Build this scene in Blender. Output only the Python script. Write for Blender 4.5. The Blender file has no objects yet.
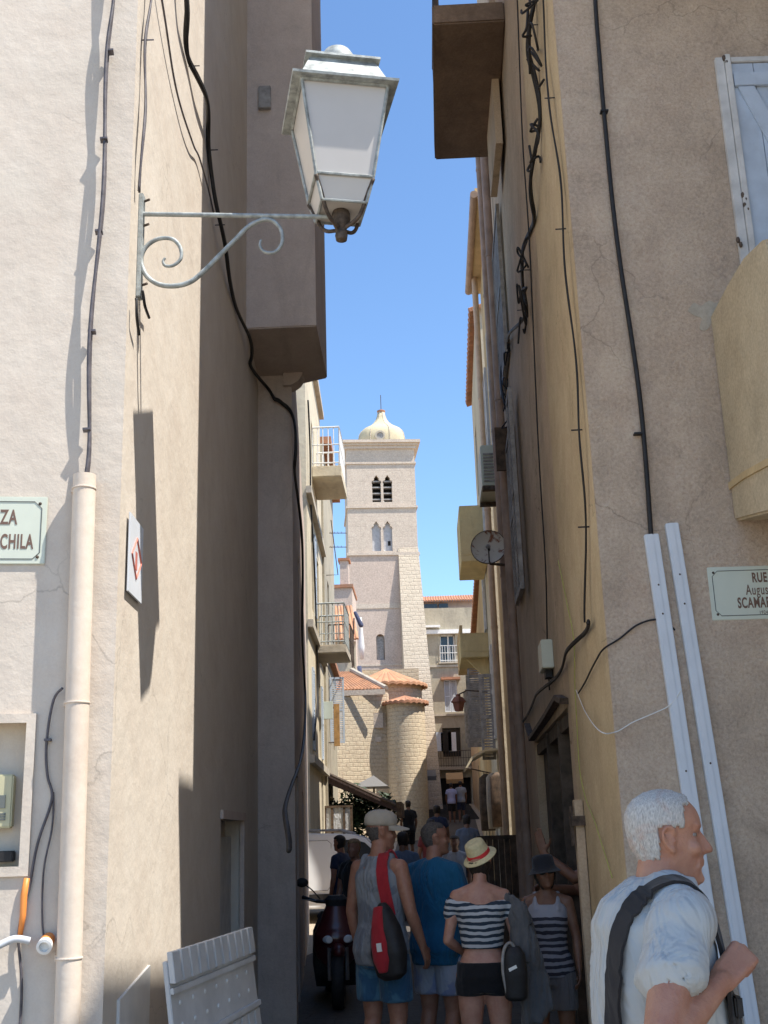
import bpy, bmesh, math, random
from mathutils import Vector, Matrix, noise
from mathutils.bvhtree import BVHTree
random.seed(7)
R=math.radians
scn=bpy.context.scene
COL=scn.collection
V=Vector
# ---------------------------------------------------------------- camera
F=1130.;TH=R(15.8);RO=R(1.8);YAW=math.atan(36*math.cos(TH)/F);EYE=1.62
cf=V((-math.sin(YAW)*math.cos(TH),math.cos(YAW)*math.cos(TH),math.sin(TH)))
cr=V((math.cos(YAW),math.sin(YAW),0)); cu=cr.cross(cf)
cs,sn=math.cos(RO),math.sin(RO)
RX=cr*cs-cu*sn; UX=cr*sn+cu*cs
cam=bpy.data.cameras.new('camera');co=bpy.data.objects.new('camera',cam);COL.objects.link(co)
m=Matrix.Identity(4)
for i in range(3):
    m[i][0]=RX[i];m[i][1]=UX[i];m[i][2]=-cf[i]
m[0][3]=0;m[1][3]=0;m[2][3]=EYE
co.matrix_world=m
cam.sensor_fit='VERTICAL';cam.sensor_height=24;cam.lens=24*F/1024;cam.clip_start=.05;cam.clip_end=2000
scn.camera=co
def ray(px,py): return cf+RX*((px-384)/F)+UX*((512-py)/F)
def P(px,py,Y):
    d=ray(px,py);t=Y/d.y;return V((d.x*t,Y,EYE+d.z*t))
# ---------------------------------------------------------------- materials
def newmat(name):
    mt=bpy.data.materials.new(name);mt.use_nodes=True
    nt=mt.node_tree;b=nt.nodes['Principled BSDF'];return mt,nt,b
def N(nt,t,**k):
    n=nt.nodes.new(t)
    for a,v in k.items():
        if a.startswith('i_'): n.inputs[a[2:].replace('_',' ')].default_value=v
        else: setattr(n,a,v)
    return n
def ramp(nt,src,stops):
    r=nt.nodes.new('ShaderNodeValToRGB');e=r.color_ramp.elements
    while len(e)<len(stops): e.new(.5)
    for i,(p,c) in enumerate(stops):
        e[i].position=p;e[i].color=(c,c,c,1) if isinstance(c,(int,float)) else tuple(c)+(1,)
    nt.links.new(src,r.inputs[0]);return r.outputs[0]
def mixc(nt,fac,a,b,mode='MIX'):
    m=nt.nodes.new('ShaderNodeMix');m.data_type='RGBA';m.blend_type=mode
    for s,v in ((m.inputs[0],fac),(m.inputs[6],a),(m.inputs[7],b)):
        if isinstance(v,bpy.types.NodeSocket): nt.links.new(v,s)
        elif isinstance(v,(int,float)): s.default_value=v
        else: s.default_value=tuple(v)+(1,)
    return m.outputs[2]
def coords(nt,scale=(1,1,1)):
    t=nt.nodes.new('ShaderNodeTexCoord');mp=nt.nodes.new('ShaderNodeMapping')
    mp.inputs['Scale'].default_value=scale;nt.links.new(t.outputs['Object'],mp.inputs[0]);return mp.outputs[0]
def noi(nt,vec,scale,detail=5,rough=.6,dist=0):
    n=nt.nodes.new('ShaderNodeTexNoise');n.inputs['Scale'].default_value=scale;n.inputs['Detail'].default_value=detail
    n.inputs['Roughness'].default_value=rough;n.inputs['Distortion'].default_value=dist
    nt.links.new(vec,n.inputs['Vector']);return n.outputs['Fac']
def bumpn(nt,b,h,strength=.3,dist=.01,prev=None):
    n=nt.nodes.new('ShaderNodeBump');n.inputs['Strength'].default_value=strength;n.inputs['Distance'].default_value=dist
    nt.links.new(h,n.inputs['Height'])
    if prev is not None: nt.links.new(prev,n.inputs['Normal'])
    nt.links.new(n.outputs[0],b.inputs['Normal']);return n.outputs[0]
def plain(name,col,rough=.6,metal=0,var=.12,scale=8,bump=0,spec=.4,coat=0):
    mt,nt,b=newmat(name);v=coords(nt)
    n=noi(nt,v,scale,6)
    dk=tuple(c*(1-var*1.6) for c in col);lt=tuple(min(1,c*(1+var)) for c in col)
    c=mixc(nt,ramp(nt,n,[(.3,0.),(.7,1.)]),dk,lt)
    nt.links.new(c,b.inputs['Base Color']);b.inputs['Roughness'].default_value=rough;b.inputs['Metallic'].default_value=metal
    b.inputs['Specular IOR Level'].default_value=spec;b.inputs['Coat Weight'].default_value=coat
    if bump: bumpn(nt,b,noi(nt,v,scale*12,4),bump,.004)
    return mt
def plaster(name,col,col2,grain=60,bump=.35,streak=.5,patch=.4,big=.6,stain=(.16,.13,.10),wave=.4,gc=.16,crack=.0):
    mt,nt,b=newmat(name);v=coords(nt)
    n1=noi(nt,v,big,6,.65,.4);c=mixc(nt,ramp(nt,n1,[(.35,0.),(.65,1.)]),col,col2)
    vs=coords(nt,(2.2,.7,.5));n2=noi(nt,vs,1.3,6,.6,1.2)
    c=mixc(nt,ramp(nt,n2,[(.5,0.),(.78,streak)]),c,tuple(x*.62 for x in col2))
    n3=noi(nt,v,2.3,8,.72,.8)
    c=mixc(nt,ramp(nt,n3,[(.58,0.),(.74,patch)]),c,stain)
    n3b=noi(nt,v,1.1,8,.7,.5)
    c=mixc(nt,ramp(nt,n3b,[(.62,0.),(.72,patch*.7)]),c,tuple(min(.9,x*1.25) for x in col))
    n4=noi(nt,v,grain,5,.75)
    c=mixc(nt,gc*min(1,bump*2),c,ramp(nt,n4,[(.3,.0),(.7,1.)]),'OVERLAY')
    n7=noi(nt,v,3.4,7,.75,.3);c=mixc(nt,.10+patch*.25,c,ramp(nt,n7,[(.25,.15),(.75,.85)]),'OVERLAY')
    if crack:
        vw=nt.nodes.new('ShaderNodeVectorMath');vw.operation='MULTIPLY_ADD';wn=nt.nodes.new('ShaderNodeTexNoise');wn.inputs['Scale'].default_value=4;wn.inputs['Detail'].default_value=6
        nt.links.new(v,wn.inputs['Vector']);nt.links.new(wn.outputs['Color'],vw.inputs[0]);vw.inputs[1].default_value=(.35,.35,.35);nt.links.new(v,vw.inputs[2])
        vo=nt.nodes.new('ShaderNodeTexVoronoi');vo.feature='DISTANCE_TO_EDGE';vo.inputs['Scale'].default_value=1.1;nt.links.new(vw.outputs[0],vo.inputs['Vector'])
        ck=ramp(nt,vo.outputs['Distance'],[(.0,1.),(.006,0.)]);mk=ramp(nt,noi(nt,v,.9,3,.5),[(.55,0.),(.62,crack)])
        mm=nt.nodes.new('ShaderNodeMath');mm.operation='MULTIPLY';nt.links.new(ck,mm.inputs[0]);nt.links.new(mk,mm.inputs[1]);c=mixc(nt,mm.outputs[0],c,tuple(x*.35 for x in col2))
    nt.links.new(c,b.inputs['Base Color']);b.inputs['Roughness'].default_value=.93;b.inputs['Specular IOR Level'].default_value=.15
    nb=bumpn(nt,b,n4,bump,.006);n5=noi(nt,v,6,5,.6);bumpn(nt,b,n5,wave,.03,nb)
    return mt
def stone(name,col,col2,mortar,bw=.6,bh=.28,off=.5,rough=.95,bump=.6,msz=.02,flat=False):
    mt,nt,b=newmat(name)
    t=nt.nodes.new('ShaderNodeTexCoord');sep=nt.nodes.new('ShaderNodeSeparateXYZ');nt.links.new(t.outputs['Object'],sep.inputs[0])
    cmb=nt.nodes.new('ShaderNodeCombineXYZ')
    if flat: nt.links.new(sep.outputs[0],cmb.inputs[0]);nt.links.new(sep.outputs[1],cmb.inputs[1])
    else:
        ad=nt.nodes.new('ShaderNodeMath');ad.operation='ADD';nt.links.new(sep.outputs[0],ad.inputs[0]);nt.links.new(sep.outputs[1],ad.inputs[1])
        nt.links.new(ad.outputs[0],cmb.inputs[0]);nt.links.new(sep.outputs[2],cmb.inputs[1])
    vv=t.outputs['Object']
    wn=nt.nodes.new('ShaderNodeTexNoise');wn.inputs['Scale'].default_value=2.5;nt.links.new(vv,wn.inputs['Vector'])
    mx=nt.nodes.new('ShaderNodeMix');mx.data_type='VECTOR';mx.blend_type='ADD' if hasattr(mx,'blend_type') else 'MIX'
    va=nt.nodes.new('ShaderNodeVectorMath');va.operation='SCALE';va.inputs['Scale'].default_value=bh*.6
    nt.links.new(wn.outputs['Color'],va.inputs[0])
    vb=nt.nodes.new('ShaderNodeVectorMath');vb.operation='ADD';nt.links.new(cmb.outputs[0],vb.inputs[0]);nt.links.new(va.outputs[0],vb.inputs[1])
    br=nt.nodes.new('ShaderNodeTexBrick');br.offset=off;br.inputs['Scale'].default_value=1
    br.inputs['Brick Width'].default_value=bw;br.inputs['Row Height'].default_value=bh;br.inputs['Mortar Size'].default_value=msz
    br.inputs['Mortar Smooth'].default_value=.6;br.inputs['Bias'].default_value=0
    br.inputs['Color1'].default_value=tuple(col)+(1,);br.inputs['Color2'].default_value=tuple(col2)+(1,);br.inputs['Mortar'].default_value=tuple(mortar)+(1,)
    nt.links.new(vb.outputs[0],br.inputs['Vector'])
    nm=noi(nt,vv,.9,5,.7,.3);avg=tuple((x+y)/2 for x,y in zip(col,col2));bc=mixc(nt,ramp(nt,nm,[(.3,.35),(.6,.95)]),br.outputs['Color'],avg)
    n=noi(nt,vv,1.7,8,.7,.5);c=mixc(nt,ramp(nt,n,[(.35,0.),(.75,.6)]),bc,tuple(x*.68 for x in col))
    n2=noi(nt,vv,14,6,.7);c=mixc(nt,.3,c,ramp(nt,n2,[(.3,0.1),(.7,.9)]),'OVERLAY')
    nt.links.new(c,b.inputs['Base Color']);b.inputs['Roughness'].default_value=rough;b.inputs['Specular IOR Level'].default_value=.2
    inv=nt.nodes.new('ShaderNodeMath');inv.operation='SUBTRACT';inv.inputs[0].default_value=1;nt.links.new(br.outputs['Fac'],inv.inputs[1])
    nb=bumpn(nt,b,inv.outputs[0],bump,.02);bumpn(nt,b,n2,.4,.02,nb)
    return mt
def stripes(name,a,bc,period=.036,duty=.45,rough=.85,zlo=None,zcol=None,off=0.):
    mt,nt,b=newmat(name);t=nt.nodes.new('ShaderNodeTexCoord');sep=nt.nodes.new('ShaderNodeSeparateXYZ')
    nt.links.new(t.outputs['Object'],sep.inputs[0])
    nz=noi(nt,t.outputs['Object'],5,3);ma=N(nt,'ShaderNodeMath',operation='MULTIPLY_ADD');ma.inputs[1].default_value=.05;nt.links.new(nz,ma.inputs[0]);nt.links.new(sep.outputs[2],ma.inputs[2])
    mu=N(nt,'ShaderNodeMath',operation='MULTIPLY_ADD');mu.inputs[1].default_value=1/period;mu.inputs[2].default_value=off;nt.links.new(ma.outputs[0],mu.inputs[0])
    fr=N(nt,'ShaderNodeMath',operation='FRACT');nt.links.new(mu.outputs[0],fr.inputs[0])
    gt=N(nt,'ShaderNodeMath',operation='GREATER_THAN');gt.inputs[1].default_value=duty;nt.links.new(fr.outputs[0],gt.inputs[0])
    c=mixc(nt,gt.outputs[0],a,bc)
    if zlo is not None:
        g2=N(nt,'ShaderNodeMath',operation='GREATER_THAN');g2.inputs[1].default_value=zlo;nt.links.new(ma.outputs[0],g2.inputs[0]);c=mixc(nt,g2.outputs[0],c,zcol)
    nt.links.new(c,b.inputs['Base Color']);b.inputs['Roughness'].default_value=rough
    vs=coords(nt,(1,1,.4));bumpn(nt,b,noi(nt,vs,11,3),.6,.03)
    return mt
def cloth(name,col,var=.12,fold=.8,rough=.9,fs=9,aniso=(1,1,.35),blot=None):
    mt,nt,b=newmat(name);v=coords(nt);n=noi(nt,v,30,5)
    c=mixc(nt,n,tuple(x*(1-var) for x in col),tuple(min(1,x*(1+var)) for x in col))
    if blot:
        n9=noi(nt,v,6,3,.5,1.);c=mixc(nt,ramp(nt,n9,[(.5,0.),(.56,1.)]),c,blot)
    nt.links.new(c,b.inputs['Base Color']);b.inputs['Roughness'].default_value=rough;b.inputs['Specular IOR Level'].default_value=.2
    b.inputs['Sheen Weight'].default_value=.15
    vs=coords(nt,aniso);nb=bumpn(nt,b,noi(nt,vs,fs,3,.5,.9),fold,.06);bumpn(nt,b,noi(nt,v,350,2),.15,.002,nb)
    return mt
def skin(name,col):
    mt,nt,b=newmat(name);v=coords(nt);n=noi(nt,v,22,6,.6)
    c=mixc(nt,ramp(nt,n,[(.35,0.),(.7,1.)]),tuple(x*y for x,y in zip(col,(.88,.76,.74))),tuple(min(1,x*1.08) for x in col))
    nt.links.new(c,b.inputs['Base Color']);b.inputs['Roughness'].default_value=.5
    b.inputs['Subsurface Weight'].default_value=.12;b.inputs['Subsurface Radius'].default_value=(.01,.004,.002)
    nb=bumpn(nt,b,noi(nt,v,150,4),.45,.004);bumpn(nt,b,noi(nt,v,38,4,.6,.6),.35,.008,nb);return mt
def tiles(name,col,col2):
    mt,nt,b=newmat(name);v=coords(nt)
    vo=nt.nodes.new('ShaderNodeTexVoronoi');vo.inputs['Scale'].default_value=3.2;nt.links.new(v,vo.inputs['Vector'])
    c=mixc(nt,ramp(nt,vo.outputs['Color'],[(.2,0.),(.8,1.)]),col,col2)
    n=noi(nt,v,5,6,.7);c=mixc(nt,ramp(nt,n,[(.5,0.),(.75,.6)]),c,(.30,.22,.16))
    nt.links.new(c,b.inputs['Base Color']);b.inputs['Roughness'].default_value=.9;b.inputs['Specular IOR Level'].default_value=.2
    bumpn(nt,b,noi(nt,v,20,4),.5,.02);return mt
M={}
M['lside']=plaster('cream_plaster',(.62,.555,.475),(.58,.51,.43),90,.09,.22,.16,1.2,(.45,.37,.29),.3,.16,.4)
M['lfront']=plaster('pale_plaster',(.63,.555,.475),(.575,.505,.43),120,.13,.20,.16,1.5,(.48,.40,.33),.28,.2,.4)
M['lgrey']=plaster('beige_grey_plaster',(.57,.475,.41),(.50,.41,.355),70,.25,.45,.3,.8,(.25,.2,.16),.4,.2,.5)
M['balc']=plaster('tan_balcony_plaster',(.54,.45,.31),(.46,.375,.255),60,.35,.5,.4,1.2,(.2,.15,.1),.4,.3,.8)
M['ochre']=plaster('ochre_plaster',(.65,.52,.34),(.55,.43,.27),60,.3,.5,.35,1.3,(.20,.14,.09),.4,.3,.6)
M['ochre2']=plaster('pale_ochre_plaster',(.62,.47,.26),(.50,.38,.22),50,.2,.7,.45,.8)
M['rough']=plaster('brown_roughcast',(.59,.46,.35),(.50,.39,.295),55,1.6,.3,.5,1.8,(.22,.17,.13),.6,.22,.5)
M['pinkb']=plaster('tan_brown_plaster',(.62,.48,.335),(.51,.39,.275),60,.3,.6,.5,1.0,(.16,.12,.09),.4,.3,.9)
M['cream2']=plaster('warm_cream_plaster',(.64,.56,.41),(.52,.45,.33),40,.2,.6,.3,.7)  # one warm cream tone for every house that uses it
M['yell']=plaster('yellow_plaster',(.66,.53,.27),(.55,.44,.24),40,.2,.5,.3,.8)
M['greyg']=plaster('greenish_grey_plaster',(.44,.39,.29),(.36,.32,.25),30,.2,.7,.4,.7)
M['tower']=stone('tower_limestone',(.62,.52,.42),(.56,.46,.37),(.50,.41,.33),.6,.30,.5,.95,.22,.02)
M['towerp']=stone('tower_rendered',(.58,.46,.38),(.55,.435,.355),(.50,.39,.32),1.6,.8,.5,.95,.12,.02)
M['butt']=stone('buttress_stone',(.62,.52,.40),(.55,.46,.35),(.50,.41,.31),.5,.22,.5,.95,.7,.03)
M['church']=stone('church_stone',(.68,.56,.40),(.54,.445,.32),(.50,.41,.30),.36,.15,.5,.95,.8,.018)
M['tile']=tiles('terracotta_tiles',(.46,.22,.13),(.34,.17,.10))
M['tile2']=tiles('pale_terracotta_tiles',(.54,.28,.15),(.40,.21,.12))
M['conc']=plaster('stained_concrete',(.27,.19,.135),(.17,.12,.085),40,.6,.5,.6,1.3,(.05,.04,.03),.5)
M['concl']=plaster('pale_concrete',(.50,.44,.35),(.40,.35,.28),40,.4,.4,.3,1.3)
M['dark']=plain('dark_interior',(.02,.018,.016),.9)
M['glass']=plain('dark_window_glass',(.03,.035,.04),.12,0,.1,3,0,.6)
M['white']=plain('white_paint',(.74,.73,.70),.5,0,.06,6,.1)
M['pvc']=plain('white_pvc',(.66,.69,.73),.45,0,.05,5,.05)
M['iron']=plain('verdigris_iron',(.37,.395,.385),.6,.25,.28,25,.4)
M['irond']=plain('dark_rusted_iron',(.12,.09,.07),.7,.4,.4,30,.5)
M['milk']=plain('opal_lamp_glass',(.56,.53,.50),.35,0,.04,2.,0,.5)
M['black']=plain('black_rubber',(.018,.017,.018),.6,0,.3,20,.2)
M['cableg']=plain('grey_cable',(.10,.09,.10),.55,0,.3,20,.2)
M['pipec']=plaster('cream_painted_pipe',(.70,.60,.50),(.64,.54,.445),40,.15,.4,.35,2.2,(.42,.33,.27),.12)
M['shut']=plain('grey_shutter_paint',(.33,.31,.29),.75,0,.25,10,.3)
M['shutb']=plain('pale_blue_shutter_paint',(.50,.57,.66),.7,0,.09,7,.25)
M['shutw']=plain('grey_white_shutter_paint',(.60,.59,.57),.7,0,.12,8,.3)
M['panel']=plain('light_grey_panel_paint',(.60,.59,.57),.6,0,.10,5,.1)
M['wood']=plain('old_brown_wood',(.115,.075,.048),.8,0,.4,9,.5)
M['woodd']=plain('dark_door_wood',(.10,.078,.06),.8,0,.4,7,.5)
M['woodo']=plain('orange_brown_board',(.42,.24,.09),.8,0,.25,9,.3)
M['dpipe']=plain('pink_brown_downpipe',(.40,.28,.21),.6,0,.2,4,.1)
M['signw']=plain('enamel_sign_white',(.60,.63,.53),.4,0,.04,4,.05)
M['signb']=plain('enamel_sign_border',(.13,.14,.13),.4)
M['signt']=plain('enamel_sign_brown_letters',(.17,.10,.07),.4)
M['red']=plain('faded_red_print',(.62,.20,.15),.5)
M['orange']=plain('orange_plastic',(.80,.27,.06),.45,0,.1)
M['greyc']=plain('grey_conduit_plastic',(.50,.52,.55),.5)
M['carw']=plain('white_car_paint',(.80,.80,.80),.25,0,.02,2,0,.5,.5)
M['maroon']=plain('dark_maroon_plastic',(.075,.012,.014),.3,0,.1,2,0,.5,.4)
M['chrome']=plain('worn_metal',(.5,.5,.5),.3,.9,.1)
M['lens']=plain('headlight_lens',(.65,.67,.7),.12,.1,.05,3,0,.8)
M['brownred']=plain('red_lantern_paint',(.22,.075,.05),.6,0,.2)
M['meter']=plain('beige_meter_plastic',(.50,.47,.30),.5,0,.08,3)
M['awn']=cloth('dark_brown_awning_cloth',(.09,.06,.055),.2,.3)
M['awng']=cloth('pale_grey_awning_cloth',(.15,.145,.14),.1,.3)
M['awno']=cloth('tan_awning_cloth',(.42,.26,.12),.1,.3)
M['mesh']=cloth('sign_sheet',(.5,.5,.5))
M['leaf']=plain('dark_leaf_green',(.03,.055,.02),.6,0,.4,20)
M['cushion']=plain('rusty_dish_metal',(.50,.45,.38),.65,.1,.1,3)
def dishmat():
    mt,nt,b=newmat('dish_rusted');v=coords(nt);n=noi(nt,v,7,5,.6,.6)
    c=mixc(nt,ramp(nt,n,[(.53,0.),(.60,1.)]),(.66,.59,.49),(.26,.10,.05));nt.links.new(c,b.inputs['Base Color']);b.inputs['Roughness'].default_value=.7;return mt
M['dish']=dishmat()
# ---------------------------------------------------------------- mesh helpers
class MB:
    def __init__(s): s.v=[];s.f=[];s.g=[]
    def add(s,vs,fs):
        n=len(s.v);s.g.append((n,len(s.f)));s.v+=[V(a) for a in vs];s.f+=[tuple(i+n for i in f) for f in fs];return s
    def box8(s,p): # p: 8 points bottom4 ccw, top4
        return s.add(p,[(3,2,1,0),(4,5,6,7),(0,1,5,4),(1,2,6,5),(2,3,7,6),(3,0,4,7)])
    def box(s,a,b):
        x0,y0,z0=a;x1,y1,z1=b
        if x0>x1:x0,x1=x1,x0
        if y0>y1:y0,y1=y1,y0
        if z0>z1:z0,z1=z1,z0
        return s.box8([(x0,y0,z0),(x1,y0,z0),(x1,y1,z0),(x0,y1,z0),(x0,y0,z1),(x1,y0,z1),(x1,y1,z1),(x0,y1,z1)])
    def obox(s,c,ax,ay,az):
        c,ax,ay,az=V(c),V(ax)/2,V(ay)/2,V(az)/2
        if ax.cross(ay).dot(az)<0: ax,ay=ay,ax
        return s.box8([c-ax-ay-az,c+ax-ay-az,c+ax+ay-az,c-ax+ay-az,c-ax-ay+az,c+ax-ay+az,c+ax+ay+az,c-ax+ay+az])
    def prism(s,foot,z0,z1):
        a=sum(foot[i][0]*foot[(i+1)%len(foot)][1]-foot[(i+1)%len(foot)][0]*foot[i][1] for i in range(len(foot)))
        if a<0: foot=foot[::-1]
        n=len(foot)
        vs=[(x,y,z0) for x,y in foot]+[(x,y,z1) for x,y in foot]
        fs=[tuple(range(n))[::-1],tuple(range(n,2*n))]+[(i,(i+1)%n,n+(i+1)%n,n+i) for i in range(n)]
        return s.add(vs,fs)
    def extr(s,poly,d): # poly list of 3d points planar, extrude by vector d
        n=len(poly);d=V(d);p=[V(q) for q in poly]
        nm=V((0,0,0))
        for i in range(n): nm+=p[i].cross(p[(i+1)%n])
        if nm.dot(d)>0: p=p[::-1]
        vs=p+[q+d for q in p]
        return s.add(vs,[tuple(range(n)),tuple(range(n,2*n))[::-1]]+[((i+1)%n,i,n+i,n+(i+1)%n) for i in range(n)])
    def tube(s,pts,r,k=8,closed=False):
        pts=[V(p) for p in pts];n=len(pts);rs=r if isinstance(r,(list,tuple)) else [r]*n
        rings=[];up=None
        for i in range(n):
            t=(pts[(i+1)%n] if closed else pts[min(i+1,n-1)])-(pts[i-1] if closed else pts[max(i-1,0)])
            if t.length<1e-9: t=V((0,0,1))
            t.normalize()
            if up is None:
                up=t.orthogonal().normalized()
            up=(up-t*up.dot(t))
            if up.length<1e-6: up=t.orthogonal()
            up.normalize();w=t.cross(up)
            rings.append([pts[i]+(up*math.cos(2*math.pi*j/k)+w*math.sin(2*math.pi*j/k))*rs[i] for j in range(k)])
        vs=[q for g in rings for q in g];fs=[]
        m_=n if closed else n-1
        for i in range(m_):
            a=i*k;b=((i+1)%n)*k
            for j in range(k): fs.append((a+j,a+(j+1)%k,b+(j+1)%k,b+j))
        if not closed: fs+= [tuple(range(k))[::-1],tuple((n-1)*k+j for j in range(k))]
        return s.add(vs,fs)
    def lathe(s,prof,c=(0,0,0),axis=(0,0,1),k=24,sup=None,sx=1,sy=1,ring=False):
        ax=V(axis).normalized();u=ax.orthogonal().normalized()
        if abs(ax.z)>.99: u=V((1,0,0))
        w=ax.cross(u);c=V(c);vs=[];fs=[]
        for r,h in prof:
            for j in range(k):
                a=2*math.pi*j/k;ca,sa=math.cos(a),math.sin(a)
                if sup: q=(abs(ca)**sup+abs(sa)**sup)**(-1/sup);ca*=q;sa*=q
                vs.append(c+ax*h+(u*ca*sx+w*sa*sy)*max(r,1e-4))
        for i in range(len(prof)-1):
            for j in range(k): fs.append((i*k+j,i*k+(j+1)%k,(i+1)*k+(j+1)%k,(i+1)*k+j))
        if ring:
            i=len(prof)-1
            for j in range(k): fs.append((i*k+j,i*k+(j+1)%k,(j+1)%k,j))
        else: fs+=[tuple(range(k))[::-1],tuple((len(prof)-1)*k+j for j in range(k))]
        return s.add(vs,fs)
    def caps(s,p0,r0,p1,r1,k=14):
        p0,p1=V(p0),V(p1);d=p1-p0;L=d.length
        if L<1e-6: d=V((0,0,1));L=1e-6
        prof=[]
        for i in range(6): a=-math.pi/2+math.pi/2*i/6;prof.append((r0*math.cos(a),r0*math.sin(a)))
        prof.append((r0,0));prof.append((r1,L))
        for i in range(1,7): a=math.pi/2*i/6;prof.append((r1*math.cos(a),L+r1*math.sin(a)))
        return s.lathe(prof,p0,d,k)
    def ell(s,c,r,k=16,n=10):
        prof=[(math.cos(-math.pi/2+math.pi*i/n),math.sin(-math.pi/2+math.pi*i/n)) for i in range(n+1)]
        q=MB().lathe(prof,(0,0,0),(0,0,1),k);c=V(c)
        return s.add([V((v.x*r[0],v.y*r[1],v.z*r[2]))+c for v in q.v],q.f)
    def loft(s,rings,k=28,p=2.3,x0=0):
        vs=[];fs=[]
        for (z,hw,hd,yc) in rings:
            for j in range(k):
                a=2*math.pi*j/k;ca,sa=math.cos(a),math.sin(a);q=(abs(ca)**p+abs(sa)**p)**(-1/p)
                vs.append((x0+ca*q*hw,yc+sa*q*hd,z))
        for i in range(len(rings)-1):
            for j in range(k): fs.append((i*k+j,i*k+(j+1)%k,(i+1)*k+(j+1)%k,(i+1)*k+j))
        fs+=[tuple(range(k))[::-1],tuple((len(rings)-1)*k+j for j in range(k))]
        return s.add(vs,fs)
    def warp(s,f): s.v=[V(f(v)) for v in s.v];return s
    def mesh(s,name='mesh',org=(0,0,0)):
        o=V(org);me=bpy.data.meshes.new(name);me.from_pydata([v-o for v in s.v],[],s.f);me.update();return me
    def build(s,name,mat,parent=None,smooth=False,bevel=0,org=None,cuts=None,label=None):
        if org is None: org=parent_org(parent)
        me=s.mesh(name,org)
        if cuts: me=boolcut(me,cuts,org)
        return link(name,me,mat,parent,smooth,bevel,label)
def build_each(mb,name,mat,parent=None,**k):
    out=[];g=mb.g+[(len(mb.v),len(mb.f))]
    for (v0,f0),(v1,f1) in zip(g,g[1:]):
        q=MB();q.v=mb.v[v0:v1];q.f=[tuple(i-v0 for i in f) for f in mb.f[f0:f1]];out.append(q.build(name,mat,parent,**k))
    return out
def parent_org(p):
    o=V((0,0,0))
    while p is not None: o+=p.location;p=p.parent
    return o
def link(name,me,mat,parent=None,smooth=False,bevel=0,label=None):
    if bevel:
        bm=bmesh.new();bm.from_mesh(me);bmesh.ops.remove_doubles(bm,verts=bm.verts,dist=1e-5)
        es=[e for e in bm.edges if len(e.link_faces)==2 and e.calc_face_angle(0)>.5]
        if es: bmesh.ops.bevel(bm,geom=es,offset=bevel,segments=2,affect='EDGES',clamp_overlap=True)
        bm.to_mesh(me);bm.free()
    me.materials.clear()
    me.materials.append(M[mat] if isinstance(mat,str) else mat)
    o=bpy.data.objects.new(name,me);COL.objects.link(o)
    if smooth:
        for p in me.polygons: p.use_smooth=True
        if smooth!='all':
            try: me.set_sharp_from_angle(angle=R(38))
            except Exception: pass
    if parent is not None: o.parent=parent
    if label: o['label']=label
    return o
def evalmesh(me,mods):
    o=bpy.data.objects.new('tmp',me);COL.objects.link(o);tmp=[]
    for kind,kw in mods:
        md=o.modifiers.new(kind,kind)
        for k_,v_ in kw.items(): setattr(md,k_,v_)
    dg=bpy.context.evaluated_depsgraph_get();dg.update()
    out=bpy.data.meshes.new_from_object(o.evaluated_get(dg))
    bpy.data.objects.remove(o);return out
def boolcut(me,cuts,org):
    cm=cuts.mesh('cut',org);c=bpy.data.objects.new('cutter',cm);COL.objects.link(c)
    out=evalmesh(me,[('BOOLEAN',dict(operation='DIFFERENCE',solver='EXACT',object=c))])
    bpy.data.objects.remove(c);return out
def remesh(mb,vox,sm=4,fac=.5):
    return evalmesh(mb.mesh('b'),[('REMESH',dict(mode='VOXEL',voxel_size=vox,use_smooth_shade=True)),('SMOOTH',dict(iterations=sm,factor=fac))])
def tag(o,label,cat,group=None,kind=None):
    if label:o['label']=label
    if cat:o['category']=cat
    if group:o['group']=group
    if kind:o['kind']=kind
    return o
def thing(name,label,cat,loc,group=None,rot=0):
    o=bpy.data.objects.new(name,None);COL.objects.link(o);o.location=loc;o.rotation_euler=(0,0,rot);o.empty_display_size=.2
    return tag(o,label,cat,group)
def tree_copy(o,parent=None):
    c=o.copy();COL.objects.link(c);c.parent=parent
    for ch in [x for x in o.children]: tree_copy(ch,c)
    return c
class WF: # wall frame: p0->p1 in plan, outward normal on the right-hand side of travel unless flip
    def __init__(s,p0,p1,flip=False):
        s.p=V((p0[0],p0[1],0));d=V((p1[0]-p0[0],p1[1]-p0[1],0));s.L=d.length;s.d=d.normalized()
        s.n=V((s.d.y,-s.d.x,0));
        if flip: s.n=-s.n
    def pt(s,u,z,o=0): q=s.p+s.d*u+s.n*o;return V((q.x,q.y,z))
    def uv(s,px,py,off=0):
        d=ray(px,py);q=s.p+s.n*off;t=(q.x*s.n.x+q.y*s.n.y)/(d.x*s.n.x+d.y*s.n.y)
        h=V((d.x*t,d.y*t,EYE+d.z*t));return ((h-s.p).dot(s.d),h.z)
    def pp(s,px,py,off=0): u,z=s.uv(px,py,off);return s.pt(u,z,off)
    def box(s,mb,u0,u1,z0,z1,o0,o1):
        if u0>u1:u0,u1=u1,u0
        return mb.obox(s.pt((u0+u1)/2,(z0+z1)/2,(o0+o1)/2),s.d*(u1-u0),s.n*abs(o1-o0),V((0,0,abs(z1-z0))))
    def poly(s,mb,pts,o0,o1): return mb.extr([s.pt(u,z,o0) for u,z in pts],s.n*(o1-o0))
def spline(pts,n=6):
    pts=[V(p) for p in pts];out=[]
    for i in range(len(pts)-1):
        a=pts[max(i-1,0)];b=pts[i];c=pts[i+1];d=pts[min(i+2,len(pts)-1)]
        for k in range(n):
            t=k/n;out.append(.5*((2*b)+(c-a)*t+(2*a-5*b+4*c-d)*t*t+(3*b-a-3*c+d)*t**3))
    out.append(pts[-1]);return out
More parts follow.
